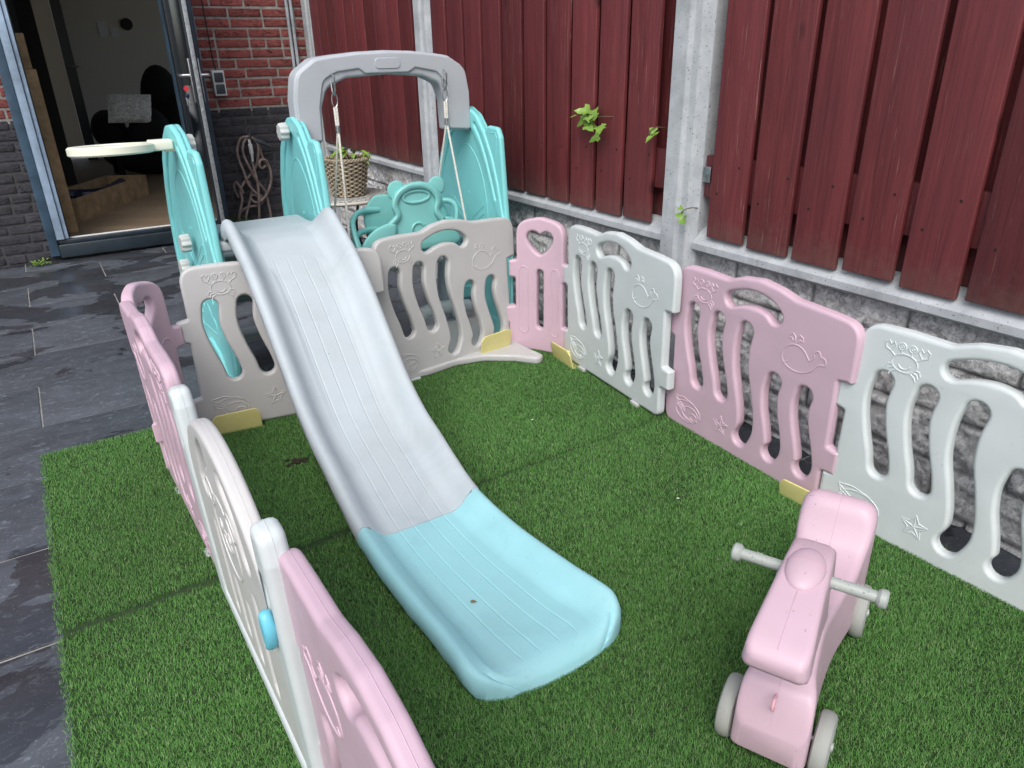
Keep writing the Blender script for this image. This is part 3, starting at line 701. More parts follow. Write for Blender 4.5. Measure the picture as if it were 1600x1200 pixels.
mb.lathe([(0, 0), (.09, 0), (.12, .17), (0, .17)], 32, Matrix.Translation(BC), False); part_of(bk, mb, 'stakes', SOIL)
pl = empty('basket_plant', BC+Vector((0, 0, .17)), label='small leafy green plant growing in the wicker basket', cat='plant')
mb = MB(); ms = MB()
for i in range(24):
    a = random.uniform(0, 6.28); c0 = BC+Vector((.035, -.02, .17)); tip = c0+Vector((.07*math.cos(a), .06*math.sin(a), random.uniform(.04, .10)))
    ms.tube([c0, tip], .0018, 5); leaf(mb, tip, (math.cos(a), math.sin(a), random.uniform(-.8, .5)), (0, -.2, 1), random.uniform(.045, .075), random.uniform(.028, .042))
part_of(pl, mb, 'leaves', YOUNG, smooth=0, fixn=False); part_of(pl, ms, 'stems', STEM)
# ------------------------------------------------------------------ playpen panels
def heart(cx, cy, s):
    P = [(-.98, .35), (-.86, .74), (-.50, .90), (-.18, .78), (0, .66), (.18, .78), (.50, .90), (.86, .74), (.98, .35), (.78, -.15), (.38, -.62), (0, -.84), (-.38, -.62), (-.78, -.15)]
    return [Vector((cx+p.x*s, cy+p.y*s*.9)) for p in catmull([(x, y, 0) for x, y in P], 5, True)][::-1]
OUT = [(0, 0, .045), (.655, 0, .03), (.655, .118, .008), (.700, .122, .008), (.700, .192, .008), (.664, .198, .006), (.664, .398, .006), (.706, .402, .008), (.708, .455, .0), (.707, .566, .085), (.60, .574, .03),
       (.50, .578, .06), (.44, .594, .06), (.372, .603, .06), (.305, .594, .05), (.25, .574, .05), (.15, .578, .05), (.034, .574, .09), (.036, .405, .008), (-.002, .398, .008), (-.002, .328, .008), (.028, .322, .006), (.028, .128, .006), (0, .122, .008)]
S1 = [(.113, .437), (.106, .39), (.109, .35), (.122, .295), (.140, .24), (.149, .20)]
def slots():
    L = [wavy(S1, .051), wavy([(x+.110, z) for x, z in S1], .051), wavy([(.336, .437), (.327, .38), (.331, .31), (.350, .24), (.366, .17), (.368, .12), (.352, .080)], .054),
         wavy([(.458, .318), (.450, .275), (.456, .22), (.473, .16), (.482, .11), (.472, .082)], .051), wavy([(.568, .318), (.560, .275), (.568, .22), (.586, .16), (.597, .11), (.590, .087)], .051)]
    L.append(wavy([(.268, .517), (.31, .532), (.36, .539), (.41, .530), (.438, .511)], .047)); return L
def decor():
    D = []; cx, cz = .156, .505
    D.append(circ(cx, cz-.006, .027, 22, 0, 360, .020)); D.append(circ(cx, cz-.006, .013, 8, 200, 340))
    for s in (-1, 1):
        D.append([(cx+s*.010, cz+.013), (cx+s*.011, cz+.022)]); D.append(circ(cx+s*.011, cz+.029, .0075, 12)); D.append(circ(cx+s*.011, cz+.029, .003, 8))
        D.append([(cx+s*.022, cz+.005), (cx+s*.033, cz+.014)]); D.append([(cx+s*(.033+a), cz+.024+b) for a, b in ((0, -.010), (.011, -.005), (.013, .006), (.006, .012), (.001, .004), (-.005, .011), (-.009, .002), (0, -.010))])
        for k in range(3): D.append([(cx+s*(.023-.004*k), cz-.014-.005*k), (cx+s*(.033-.004*k), cz-.015-.008*k), (cx+s*(.036-.004*k), cz-.024-.007*k)])
    D[:] = [[(cx+(x-cx)*1.18, cz+(z-cz)*1.15) for x, z in L] for L in D]
    wx, wz = .535, .415
    D.append([(p.x, p.y) for p in catmull([(wx+.035, wz+.008, 0), (wx+.010, wz+.034, 0), (wx-.022, wz+.038, 0), (wx-.050, wz+.018, 0), (wx-.055, wz-.014, 0), (wx-.030, wz-.034, 0), (wx+.010, wz-.036, 0), (wx+.046, wz-.018, 0), (wx+.066, wz+.006, 0), (wx+.086, wz+.012, 0), (wx+.084, wz+.028, 0), (wx+.070, wz+.032, 0), (wx+.062, wz+.044, 0), (wx+.048, wz+.036, 0), (wx+.048, wz+.020, 0), (wx+.035, wz+.008, 0)], 4)])
    D.append(circ(wx-.046, wz-.012, .010, 6, 270, 350))
    for s in (-1, 1): D.append([(wx-.016, wz+.045), (wx-.016+s*.004, wz+.062), (wx-.016+s*.012, wz+.070), (wx-.016+s*.022, wz+.064), (wx-.016+s*.024, wz+.054), (wx-.016+s*.014, wz+.056), (wx-.016+s*.010, wz+.048)])
    sx, sz = .118, .072
    D.append(circ(sx, sz, .060, 26, -20, 300, .038)); D.append(circ(sx+.012, sz-.006, .040, 22, 0, 330, .026)); D.append(circ(sx+.028, sz-.012, .016, 14, 20, 340, .012))
    D.append([(sx+.03, sz-.033), (sx-.015, sz-.02), (sx-.05, sz+.012), (sx-.062, sz+.04)]); D.append([(sx-.062, sz+.04), (sx-.02, sz+.047), (sx+.03, sz+.036)])
    for a in (150, 175, 200): D.append([(sx-.058*1.0, sz+.035-.012*(a-150)/25), (sx-.012, sz+.008-.006*(a-150)/25)])
    tx, tz = .270, .088; st = []
    for k in range(11):
        a = R(90+36*k); r_ = .034 if k % 2 == 0 else .017; st.append((tx+r_*math.cos(a), tz+r_*math.sin(a)))
    D.append(st)
    for k in range(5): a = R(90+72*k); D.append([(tx, tz), (tx+.026*math.cos(a), tz+.026*math.sin(a))])
    return D
TH = .034
BIG = plate(fillet(OUT), slots(), TH, .010)
def seam_line(mb, P):      # mould line that runs round the edge
    mb.tube([(p.x, 0, p.y) for p in P], .0008, 5, True)
def panel_mb():
    mb = MB(); mb.add(*BIG)
    for yf in (-TH/2-.0001, TH/2+.0001): emboss(mb, decor(), yf, .0021, 6)
    seam_line(mb, fillet(OUT)); return mb
big_me = {}
def bigpanel(mat, key, loc_, yaw_, lean, label, clip=None):
    e = empty('playpen_fence', loc_, (-lean, 0, yaw_), label=label, cat='playpen panel', group='sea animal playpen panels')
    if key not in big_me:
        o = panel_mb().build('panel', mat, e, wn=True, fixn=True, smooth=38); big_me[key] = o.data
    else:
        o = link('panel', big_me[key], None, e); md = o.modifiers.new('wn', 'WEIGHTED_NORMAL'); md.keep_sharp = True
    for x in (.15, .52):
        mb = MB(); mb.box((x-.022, -.026, -.012), (x+.022, .026, .006), .003); mb.build('foot_pad', WHITE if key != 'w' else GRAY, e)
    if clip: clips(e, *clip)
    return e
def clips(e, x, z=.0, tilt=0):
    mb = MB(); pts = [(x-.080, -.01, .006), (x-.080, .052, .012), (x-.066, .070, .012), (x+.066, .074, .014), (x+.080, .055, .01), (x+.080, -.01, .006)]
    V, F = plate(fillet([(p[0], p[1]+.0, p[2]) for p in pts]), [], .007, .002, 0); V = [Vector((v[0], -.046+v[1]-.012*(v[2]/.05), v[2])) for v in V]
    mb.add(V, F); mb.box((x-.076, -.045, -.011), (x+.076, .02, -.006), .002)
    mb.tube([(x-.0, -.02, 0), (x, -.020, .04)], .009, 10)
    o = mb.build('foot_bracket', YELL, e); o.location = (0, 0, z); return o
D_ = R
bigpanel(WHITE, 'w', (1.737, 2.318, .012), R(-95.94), R(-1.2), 'mint white playpen panel between the pink heart corner and the pink fence-side panel', (.045, 0))
bigpanel(PINK, 'p', (1.715, 1.682, -.004), R(-92.93), R(-1.6), 'pink playpen panel standing in front of the fence between two white ones')
bigpanel(WHITE, 'w', (1.676, 1.024, -.006), R(-87.85), R(.9), 'nearest mint white playpen panel at the right edge of the photo', (-.015, 0))
bigpanel(GRAY, 'g', (.947, 2.474, .004), R(7.56), R(3.7), 'warm grey playpen panel right of the slide in front of the swing', (.545, .036))
bigpanel(GRAY, 'g', (.275, 2.500, .004), R(-8.27), R(4.5), 'warm grey playpen panel left of and underneath the slide', (.125, 0))
bigpanel(PINK, 'p', (.172, 1.625, 0), R(90+1.6), R(2.2), 'pink playpen panel at the back of the left side next to the curved corner')
bigpanel(PINK, 'p', (.190, .205, 0), R(90), R(1.5), 'nearest pink playpen panel at the bottom left of the photo')
# curved heart corners
def corner(loc_, yaw_, lean, label, bend, W=.285, flip=1):
    e = empty('corner_fence', loc_, (-lean, 0, yaw_), label=label, cat='playpen panel', group='pink heart corner panels')
    O2 = [(.0, 0, .035), (W, 0, .035), (W, .122, .006), (W-.030, .128, .006), (W-.030, .322, .006), (W+.004, .328, .006), (W+.004, .395, .006), (W-.028, .402, .008), (W-.028, .56, .07), (W*.5, .583, .1), (.036, .56, .07), (.036, .402, .006), (.004, .395, .006), (.004, .328, .006), (.030, .322, .006), (.030, .198, .006), (-.03, .192, .006), (-.03, .128, .006), (0, .122, .006)]
    H = [heart(W*.5, .475, .062), wavy([(W*.5, .35), (W*.5, .25), (W*.5, .12)], .030)]
    V, F = plate(fillet(O2), H, TH, .0095); mb = MB(); mb.add(V, F)
    for yf in (-TH/2, TH/2):
        for s in (-1, 1):
            cx = W*.5+s*.075
            lp = [tuple(p) for p in wavy([(cx, .355), (cx, .25), (cx, .10)], .040)]; lp.append(lp[0]); emboss(mb, [lp], yf, .0026, 6)
    o = mb.build('panel', PINK, e, wn=False, smooth=0)
    bm = bmesh.new(); bm.from_mesh(o.data)
    for k in range(1, 24):
        bmesh.ops.bisect_plane(bm, geom=bm.verts[:]+bm.edges[:]+bm.faces[:], plane_co=(-.03+k*(W+.06)/24, 0, 0), plane_no=(1, 0, 0))
    # bend around a vertical axis: middle bulges outwards (+y)
    for v_ in bm.verts:
        x = v_.co.x; s = (x-W/2)/(W/2); s = max(-1, min(1, s)); off_ = bend*(1-s*s); sl_ = -2*bend*s/(W/2)
        y = v_.co.y; v_.co.y = y+off_*flip; v_.co.x = x-y*sl_*flip*.9
    bmesh.ops.triangulate(bm, faces=[f for f in bm.faces if len(f.verts) > 4])
    bm.to_mesh(o.data); bm.free(); o.data.polygons.foreach_set('use_smooth', [True]*len(o.data.polygons)); o.data.set_sharp_from_angle(angle=R(38))
    return e
def ang2(a, b): return math.atan2(b[1]-a[1], b[0]-a[0])
A_, B_ = (1.600, 2.560), (1.742, 2.318); corner((A_[0]+.002, A_[1], .004), ang2(A_, B_), R(0), 'pink curved corner panel with a heart cutout on the right beside the fence', .022)
A_, B_ = (.152, 2.262), (.282, 2.505); corner((A_[0], A_[1], .002), ang2(A_, B_), R(1.5), 'pink curved corner panel with a heart cutout on the left over the slate paving', .045)
# gate in the left side: white frame, grey door
g_ = empty('playpen_gate', (.178, .875, 0), (R(-2.0), 0, R(90.8)), label='white-framed playpen gate with rounded grey door and blue latch', cat='gate')
GW = .735
fo = [(0, 0, .012), (GW, 0, .012), (GW, .50, .0), (GW-.006, .560, .03), (GW-.060, .570, .03), (GW-.075, .53, .02), (GW-.085, .45, .012), (GW-.085, .048, .012), (.070, .048, .012), (.070, .45, .012), (.064, .58, .02), (.052, .603, .026), (.010, .60, .026), (0, .55, .02)]
mb = MB(); mb.add(*plate(fillet(fo), [wavy([(.042, .50), (.042, .44)], .018), wavy([(GW-.042, .50), (GW-.042, .44)], .018)], .042, .013))
for x in (.15, .58): mb.box((x-.022, -.028, -.012), (x+.022, .028, .002), .003)
seam_line(mb, fillet(fo)); mb.build('gate_frame', WHITE, g_, wn=True)
a0, a1 = .073, GW-.088; cx = (a0+a1)/2; hw = (a1-a0)/2
top = [Vector((cx+hw*math.cos(R(180*k/26)), .372+.228*math.sin(R(180*k/26)))) for k in range(27)]
do = [Vector((a0, .052)), Vector((a1, .052))]+top
holes = [wavy([(cx-.15, .43), (cx-.12, .50), (cx-.07, .535)], .050), wavy([(cx+.15, .43), (cx+.12, .50), (cx+.07, .535)], .050),
         wavy([(cx-.14, .33), (cx-.14, .22), (cx-.14, .12)], .03), wavy([(cx+.14, .33), (cx+.14, .22), (cx+.14, .12)], .03), wavy([(cx-.04, .24), (cx-.04, .17), (cx-.04, .12)], .03), wavy([(cx+.05, .24), (cx+.05, .17), (cx+.05, .12)], .03)]
mb = MB(); mb.add(*plate(do, holes, .034, .009))
for yf in (-.0171, .0171):
    emboss(mb, [circ(cx, .385, .085, 30, 0, 360), circ(cx, .385, .03, 14, 200, 340), circ(cx-.03, .40, .010, 10), circ(cx+.03, .40, .010, 10), circ(cx, .375, .03, 16, 0, 360, .02), circ(cx-.075, .45, .028, 18), circ(cx+.075, .45, .028, 18)], yf, .0026)
seam_line(mb, do); mb.build('gate_door', GATEG, g_, wn=True)
mb = MB(); mb.add(*plate([Vector((p.x, p.y)) for p in catmull([(.050, .370, 0), (.060, .395, 0), (.062, .425, 0), (.048, .450, 0), (.032, .445, 0), (.024, .42, 0), (.032, .390, 0)], 4, True)], [], .020, .008, .028)); mb.build('latch', BLUE, g_)
# ------------------------------------------------------------------ play set: rocket sides, platform, steps, slide, hoop, swing frame
ps = empty('play_set', (.67, 2.9, 0), label='grey and aqua plastic play set with slide, rocket side panels and swing arch', cat='play set')
def pp(mb, name, mat, parent=ps, **k):
    o = mb.build(name, mat, parent, **k); o.data.transform(Matrix.Translation(-ps.location)); return o
ro = [(-.26, 0, .03), (-.305, .08, .05), (-.325, .22, .1), (-.330, .42, .1), (-.322, .54, .06), (-.302, .575, .03), (-.292, .61, .03), (-.268, .70, .1), (-.228, .80, .1), (-.17, .895, .08), (-.10, .965, .06), (-.03, .992, .05), (.04, .985, .05), (.11, .945, .06),
      (.19, .865, .08), (.25, .76, .1), (.29, .65, .1), (.312, .5, .1), (.315, .3, .1), (.30, .1, .06), (.27, 0, .03), (.13, 0, .03), (.10, .10, .06), (0, .15, .08), (-.10, .10, .06), (-.13, 0, .03)]
inn = [(-.16, .10, .02), (-.268, .11, .03), (-.290, .25, .1), (-.294, .42, .1), (-.288, .53, .04), (-.250, .575, .03), (-.228, .62, .05), (-.195, .70, .1), (-.155, .78, .1), (-.105, .855, .1), (-.05, .912, .06), (.02, .940, .05), (.09, .905, .06), (.155, .835, .08), (.215, .735, .1), (.255, .63, .1), (.277, .5, .1), (.280, .3, .1), (.265, .11, .03), (.16, .10, .02), (.11, .165, .05), (0, .205, .06), (-.11, .165, .05)]
sh = wavy([(-.090, .925), (-.140, .868), (-.186, .790), (-.222, .710), (-.250, .640)], .014)
RO = plate(fillet(ro, 5), [], .018, .006)
RIM = plate(fillet(ro, 5), [fillet(inn, 5), sh], .038, .008)
RF = plate(fillet([(-.14, .88, .01), (-.19, .925, .02), (-.262, .922, .025), (-.285, .885, .03), (-.312, .62, .01), (-.322, .53, .01), (-.25, .53, .01)], 5), [], .024, .009)
def rocket(mat_yaw, name='rocket_panel'):
    mb = MB(); V, F = RO; mb.add(V, F)
    mb.add(*RIM); mb.add(*RF)
    ins = [(-.22, .10), (-.255, .25), (-.258, .42), (-.235, .58), (-.19, .70), (-.13, .80), (-.05, .875), (.02, .885), (.10, .83), (.17, .72), (.22, .58), (.245, .42), (.248, .25), (.22, .10)]
    D = []
    arcp = [(-.165, .46), (-.165, .58), (-.145, .68), (-.10, .77), (-.03, .83), (.03, .83), (.10, .77), (.145, .68), (.165, .58), (.165, .46)]
    D.append([(p.x, p.y) for p in catmull([(x, z, 0) for x, z in arcp], 5)])
    for s in (-1, 1):
        D.append([(s*.14, .595), (s*.02, .515)]); D.append([(s*.14, .56), (s*.04, .50), (s*.035, .44)])
    cl = []
    for k in range(5): cl += circ(-.18+.09*k, .42+.012*(k % 2), .045, 7, 170, 15, .030)
    D.append(cl)
    for k in range(4): D.append(circ(-.12+.08*k, .37, .014, 8, 180, -30))
    cl = []
    for cx_, cz_, r_, a0_, a1_ in ((-.085, .27, .035, 200, 60), (-.03, .305, .04, 160, 20), (.03, .30, .035, 140, 0), (.075, .265, .03, 120, -60)): cl += circ(cx_, cz_, r_, 7, a0_, a1_)
    cl += [(-.10, .245)]; D.append(cl)
    for yf in (-.009, .009):
        emboss(mb, D, yf, .0026, 6)
        for z in (.63, .49): mb.lathe([(.007, 0), (.007, .002), (.004, .002), (.004, -.003)], 12, Matrix.Translation((0, yf, z)) @ Matrix.Rotation(R(90 if yf < 0 else -90), 4, 'X'), True)
    for yf in (-.012, .012): emboss(mb, [[(-.245, .78), (-.262, .885), (-.25, .90), (-.21, .898)]], yf, .002, 6)
    o = mb.build(name, AQUA, ps, wn=True)
    (x0, y0), (x1, y1) = mat_yaw
    a = math.atan2(y1-y0, x1-x0); o.location = Vector(((x0+x1)/2, (y0+y1)/2, 0))-ps.location; o.rotation_euler = (0, 0, a); return o
rocket(((.462, 2.57), (.425, 3.22))); rocket(((.868, 2.59), (.885, 3.24))); rocket(((1.622, 2.58), (1.626, 3.235)))
def knob(c, axis):
    M_ = Matrix.Translation(c) @ Vector(axis).to_track_quat('Z', 'Y').to_matrix().to_4x4()
    V = []; F = []; n = 64; mb = MB(); secs = []
    for z, rr in ((0, .029), (.004, .031), (.026, .030), (.033, .027)):
        secs.append([M_ @ Vector(((rr+.0028*math.cos(8*2*math.pi*k/n))*math.cos(2*math.pi*k/n), (rr+.0028*math.cos(8*2*math.pi*k/n))*math.sin(2*math.pi*k/n), z)) for k in range(n)])
    mb.loft(secs); return pp(mb, 'knob', KNOB)
for y, z in ((2.86, .585), (2.95, .475), (3.02, .15)): knob((.455-(y-2.57)*.057-.020, y, z), (-1, -.05, 0))
knob((.444+.020, 2.86, .925), (1, .05, 0)); knob((.876-.020, 2.95, .935), (-1, 0, 0))
# basketball hoop
mb = MB(); HC = (.235, 2.86); Ro, Ri = .132, .098
mb.lathe([(Ri, -.012), (Ri+.004, -.015), (Ro-.006, -.015), (Ro, -.010), (Ro, .010), (Ro-.006, .015), (Ri+.004, .015), (Ri, .012), (Ri, -.012)], 56, Matrix.Translation((HC[0], HC[1], .925)) @ Matrix.Rotation(R(-3.2), 4, 'X'), False)
mb.box((.35, 2.83, .912), (.425, 2.89, .946), .006); mb.box((.395, 2.842, .905), (.49, 2.878, .94), .004); pp(mb, 'basketball_hoop', CREAM)
# steps and platform
for y, z, w_ in ((3.12, .105, .10), (3.06, .30, .10), (3.02, .475, .10)):
    mb = MB(); mb.box((.455, y-.05, z-.02), (.858, y+.05, z+.018), .012); pp(mb, 'step', KNOB)
mb = MB(); mb.box((.462, 2.60, .590), (.845, 2.92, .628), .012); pp(mb, 'platform', SLGRAY)
# slide
prof = [(2.70, .640, .632), (2.66, .650, .632), (2.61, .685, .632), (2.57, .705, .629), (2.52, .703, .620), (2.45, .672, .590), (2.40, .648, .565), (2.32, .605, .525), (2.23, .540, .462), (2.14, .465, .388), (2.04, .375, .298), (1.935, .285, .212), (1.83, .225, .158), (1.72, .185, .122), (1.63, .150, .092), (1.55, .123, .070), (1.46, .105, .056), (1.37, .094, .047), (1.2, .087, .040), (1.08, .086, .038), (1.02, .084, .042), (.99, .078, .044), (.97, .068, .045), (.955, .058, .043), (.942, .046, .037), (.930, .030, .025), (.922, .014, .008)]
pr = [(p.x, p.y, p.z) for p in catmull(prof, 5)]
def sl_w(y):
    pts = [(2.72, .489, .858), (2.57, .487, .862), (2.2, .483, .848), (1.8, .480, .832), (1.5, .474, .826), (1.3, .478, .842), (1.1, .488, .870), (1.0, .489, .890), (.985, .491, .889), (.965, .499, .883), (.950, .512, .871), (.938, .532, .853), (.928, .552, .835), (.920, .578, .812)]
    for (a, l0, r0), (b_, l1, r1) in zip(pts, pts[1:]):
        if a >= y >= b_:
            s = (a-y)/(a-b_); return l0+(l1-l0)*s, r0+(r1-r0)*s
    return pts[0][1:] if y > 2 else pts[-1][1:]
GRV = (-.072, -.028, .022, .068)
def section(y, cz, dz, lift=0, grooves=True):
    xl, xr = sl_w(y); w_ = xr-xl; xc = (xl+xr)/2; hw = w_/2; h = cz-dz
    sk = max(0.004, cz-(.060+.007*math.sin(y*42))) if cz > .075 else max(.002, cz-.06)
    bulge = .012*max(0, min(1, (1.0-y)/.07))
    def yb(x): return y-bulge*(1-((x-xc)/hw)**2)
    P = [(xl+.003, sk), (xl-.004, cz-.045), (xl-.003, cz-.018), (xl+.003, cz-.005), (xl+.012, cz), (xl+.022, cz-.003), (xl+.030, cz-.010), (xl+.040, cz-h*.32), (xl+.050, cz-h*.58), (xl+.062, cz-h*.80), (xl+.075, cz-h*.94), (xl+.088, dz)]
    sc = hw/.19
    dp = .011*max(0, min(1, (2.40-y)/.02))*max(0, min(1, (y-1.75)/.4)); mid = [xl+.091]
    for g in GRV:
        gx = xc+g*sc; dd = .0021*grooves
        mid += [(gx-.0044, 0), (gx-.0028, 0), (gx-.0008, dd), (gx+.0008, dd), (gx+.0028, 0), (gx+.0044, 0)]
        mid.append((gx+.014, 0))
    mid.pop(); mid += [xr-.091]
    mid.insert(1, (xl+.101, 0)); mid.insert(-1, (xr-.101, 0))
    for q in mid: P.append((q, dz) if not isinstance(q, tuple) else (q[0], dz-q[1]-dp))
    P += [(xr-.088, dz), (xr-.075, cz-h*.94), (xr-.062, cz-h*.80), (xr-.050, cz-h*.58), (xr-.040, cz-h*.32), (xr-.030, cz-.010), (xr-.022, cz-.003), (xr-.012, cz), (xr-.003, cz-.005), (xr+.003, cz-.018), (xr+.004, cz-.045), (xr-.003, sk)]
    top_ = [(x, yb(x), z+lift) for x, z in P]
    und = [(x+(.006 if i == 0 else -.006 if i == len(P)-1 else 0), yb(x), (z-.012+lift) if 0 < i < len(P)-1 else z+lift) for i, (x, z) in enumerate(P)]
    uu = []
    for i, (x, yy, z) in enumerate(und):
        if i == 0 or i == len(und)-1: uu.append((x, yy, z)); continue
        k = .012 if x < xc else -.012
        if x < xl+.03 or x > xr-.03: uu.append((min(max(x+k, xl+.009), xr-.009), yy, max(z-.004, .001)))
        else: uu.append((x, yy, max(z, .001)))
    return [Vector(p) for p in top_+uu[::-1]]
upper = [p for p in pr if p[0] >= 1.49]; lower = [p for p in pr if p[0] <= 1.53]
def slide_mesh(S):
    mb.loft(S, cap=False); n = len(S[0])
    for sec, flip in ((S[0], 0), (S[-1], 1)): mb.add(sec, [(i, i+1, n-2-i, n-1-i) for i in range(n//2-1)])
mb = MB(); slide_mesh([section(y, c_, d_, .0035, max(0, min(1, (2.44-y)/.04))) for y, c_, d_ in upper]); pp(mb, 'slide', SLGRAY, smooth=60)
mb = MB(); slide_mesh([section(y, c_, d_, 0, max(0, min(1, (y-.965)/.02))) for y, c_, d_ in lower]); pp(mb, 'slide_end', SLAQUA, smooth=60)
# swing arch
YA = 2.90
ao = [(.868, .893, .01), (.962, .893, .01), (.975, 1.02, .0), (1.0, 1.085, .05), (1.08, 1.118, .04), (1.25, 1.127, 0), (1.40, 1.116, .04), (1.476, 1.085, .05), (1.497, 1.02, 0), (1.502, .905, .01), (1.612, .895, .012), (1.612, 1.05, .0), (1.595, 1.145, .06), (1.52, 1.190, .05), (1.46, 1.199, .1), (1.36, 1.209, .1), (1.25, 1.213, .1), (1.14, 1.209, .1), (1.03, 1.199, .1), (.96, 1.190, .05), (.885, 1.140, .06), (.868, 1.05, 0)]
mb = MB(); mb.add(*plate(fillet(ao, 8), [], .090, .014, YA))
ai = [(.874, .90, .01), (.957, .90, .01), (.962, 1.02, .03), (.985, 1.115, .05), (1.04, 1.140, .04), (1.13, 1.150, .006), (1.145, 1.140, .006), (1.155, 1.132, .01), (1.335, 1.132, .01), (1.350, 1.140, .006), (1.365, 1.149, .006), (1.46, 1.132, .04), (1.500, 1.09, .03), (1.508, 1.00, .03), (1.508, .912, .01), (1.606, .903, .012), (1.606, 1.05, .0), (1.589, 1.142, .06), (1.516, 1.184, .05), (1.46, 1.193, .1), (1.36, 1.203, .1), (1.25, 1.207, .1), (1.14, 1.203, .1), (1.03, 1.193, .1), (.964, 1.184, .05), (.891, 1.136, .06), (.874, 1.05, 0)]
mb.add(*plate(fillet(ai, 6), [], .016, .006, YA-.046)); mb.add(*plate(fillet([(1.195, 1.148, .018), (1.30, 1.148, .018), (1.30, 1.186, .018), (1.195, 1.186, .018)]), [], .006, .002, YA-.0545))
pp(mb, 'swing_arch', ARCHM, wn=True)
# base plate of the swing with its reaching foot
bp = [(.84, 2.56, .03), (.98, 2.49, .1), (1.16, 2.475, .15), (1.30, 2.50, .1), (1.42, 2.475, .1), (1.52, 2.40, .05), (1.585, 2.315, .03), (1.63, 2.335, .03), (1.62, 2.43, .06), (1.615, 2.55, .03), (1.72, 2.62, .04), (1.72, 3.22, .05), (1.45, 3.22, .06), (1.38, 2.95, .10), (1.25, 2.80, .10), (1.05, 2.84, .08), (.99, 3.15, .05), (.83, 3.2, .05)]
V, F = plate(fillet(bp), [[Vector(q) for q in circ(1.12, 2.66, .055, 20, 0, 360, .05)[:-1]]], .032, .010); V = [Vector((v[0], v[2], .020-v[1])) for v in V]
mb = MB(); mb.add(V, F); mb.tube([(x, y, .036) for x, y in circ(1.598, 2.365, .016, 16)[:-1]], .0018, 6, True); pp(mb, 'base_plate', GRAY, wn=True)
mb = MB(); mb.tube(catmull([(1.52, 3.00, .04), (1.50, 2.98, .25), (1.52, 2.95, .40), (1.58, 2.95, .44), (1.62, 2.97, .40)], 6), .026, 14); mb.tube(catmull([(1.33, 2.95, .03), (1.36, 2.93, .10), (1.45, 2.92, .12), (1.6, 2.92, .10)], 6), .03, 14); pp(mb, 'brace', SLGRAY)
# ------------------------------------------------------------------ swing seat
sw = empty('swing_seat', (1.27, 2.87, .36), label='teal bear-shaped toddler swing seat hanging on white ropes from the arch', cat='swing')
def sp_(mb, name, mat, **k): return part_of(sw, mb, name, mat, **k)
def rs(x, y, z): k = y/2.85; return Vector((x*k, y, 1.2-(1.2-z)*k))
def rsb(mb):      # sizes were measured at one depth: rescale to each piece's own depth
    mb.v = [tuple(rs(*v)) for v in mb.v]; return mb
mb = MB(); mb.box((1.10, 2.76, .375), (1.47, 3.03, .415), .02); sp_(mb, 'seat_base', SLGRAY)
mb = MB(); mb.box((1.12, 2.78, .415), (1.45, 3.01, .450), .016); sp_(mb, 'seat', TEAL)
bo = [(1.17, .43), (1.50, .42), (1.52, .48), (1.475, .53), (1.445, .575), (1.455, .625), (1.437, .668), (1.39, .702), (1.333, .712), (1.276, .702), (1.229, .668), (1.214, .625), (1.225, .575), (1.195, .53), (1.12, .47), (1.12, .44)]
bo = [Vector((p.x, p.y)) for p in catmull([(x, z, 0) for x, z in bo], 5, True)]
YS = 2.73
mb = MB(); mb.add(*plate(bo, [], .040, .012, YS))
mb.tube([(p.x, YS-.022, p.y) for p in catmull([(1.205, .545, 0), (1.243, .580, 0), (1.232, .625, 0), (1.25, .665, 0), (1.29, .69, 0), (1.333, .697, 0), (1.376, .69, 0), (1.416, .665, 0), (1.434, .625, 0), (1.424, .580, 0), (1.45, .54, 0)], 6)], .016, 12)
mb.tube([(p.x, YS-.02, p.y) for p in catmull([(1.225, .555, 0), (1.20, .50, 0), (1.16, .44, 0)], 6)], .014, 10)
mb.tube([(x, YS-.019, z) for x, z in circ(1.333, .650, .062, 28, 0, 360, .024)[:-1]], .008, 10, True)
mb.tube([(x, YS-.019, z) for x, z in circ(1.333, .51, .030, 24, 0, 360)[:-1]], .007, 8, True)
sp_(rsb(mb), 'bear_shield', TEAL)
for cx_, cz_ in ((1.243, .684), (1.428, .684)):
    mb = MB(); V, F = plate([Vector(q) for q in circ(cx_, cz_, .042, 24)[:-1]], [], .030, .010, YS+.012); mb.add(V, F); sp_(rsb(mb), 'bear_ear', TEAL)
mb = MB(); V, F = plate([Vector((p.x, p.y)) for p in catmull([(1.19, .42, 0), (1.23, .50, 0), (1.225, .555, 0), (1.15, .545, 0), (1.09, .505, 0), (1.065, .455, 0), (1.08, .42, 0)], 5, True)], [], .06, .015, YS-.01); mb.add(V, F); sp_(rsb(mb), 'leg_guard', TEAL)
# scalloped back and side arms
mb = MB(); V, F = plate([Vector((p.x, p.y)) for p in catmull([(1.17, .43, 0), (1.12, .48, 0), (1.092, .55, 0), (1.095, .62, 0), (1.14, .672, 0), (1.20, .675, 0), (1.25, .655, 0), (1.30, .635, 0), (1.38, .64, 0), (1.46, .60, 0), (1.48, .52, 0), (1.45, .43, 0)], 5, True)], [], .035, .012, 2.96); mb.add(V, F); sp_(rsb(mb), 'backrest', TEAL)
for s, x in ((-1, 1.06), (1, 1.50)):
    for z in (.615, .535):
        mb = MB(); mb.tube(catmull([(x-s*.10, 2.95, z), (x-s*.03, 2.93, z+.004), (x+s*.01, 2.88, z-.015), (x+s*.02, 2.82, z-.06), (x+s*.0, 2.76, .46)], 6), .0125, 12); sp_(rsb(mb), 'side_arm', TEAL)
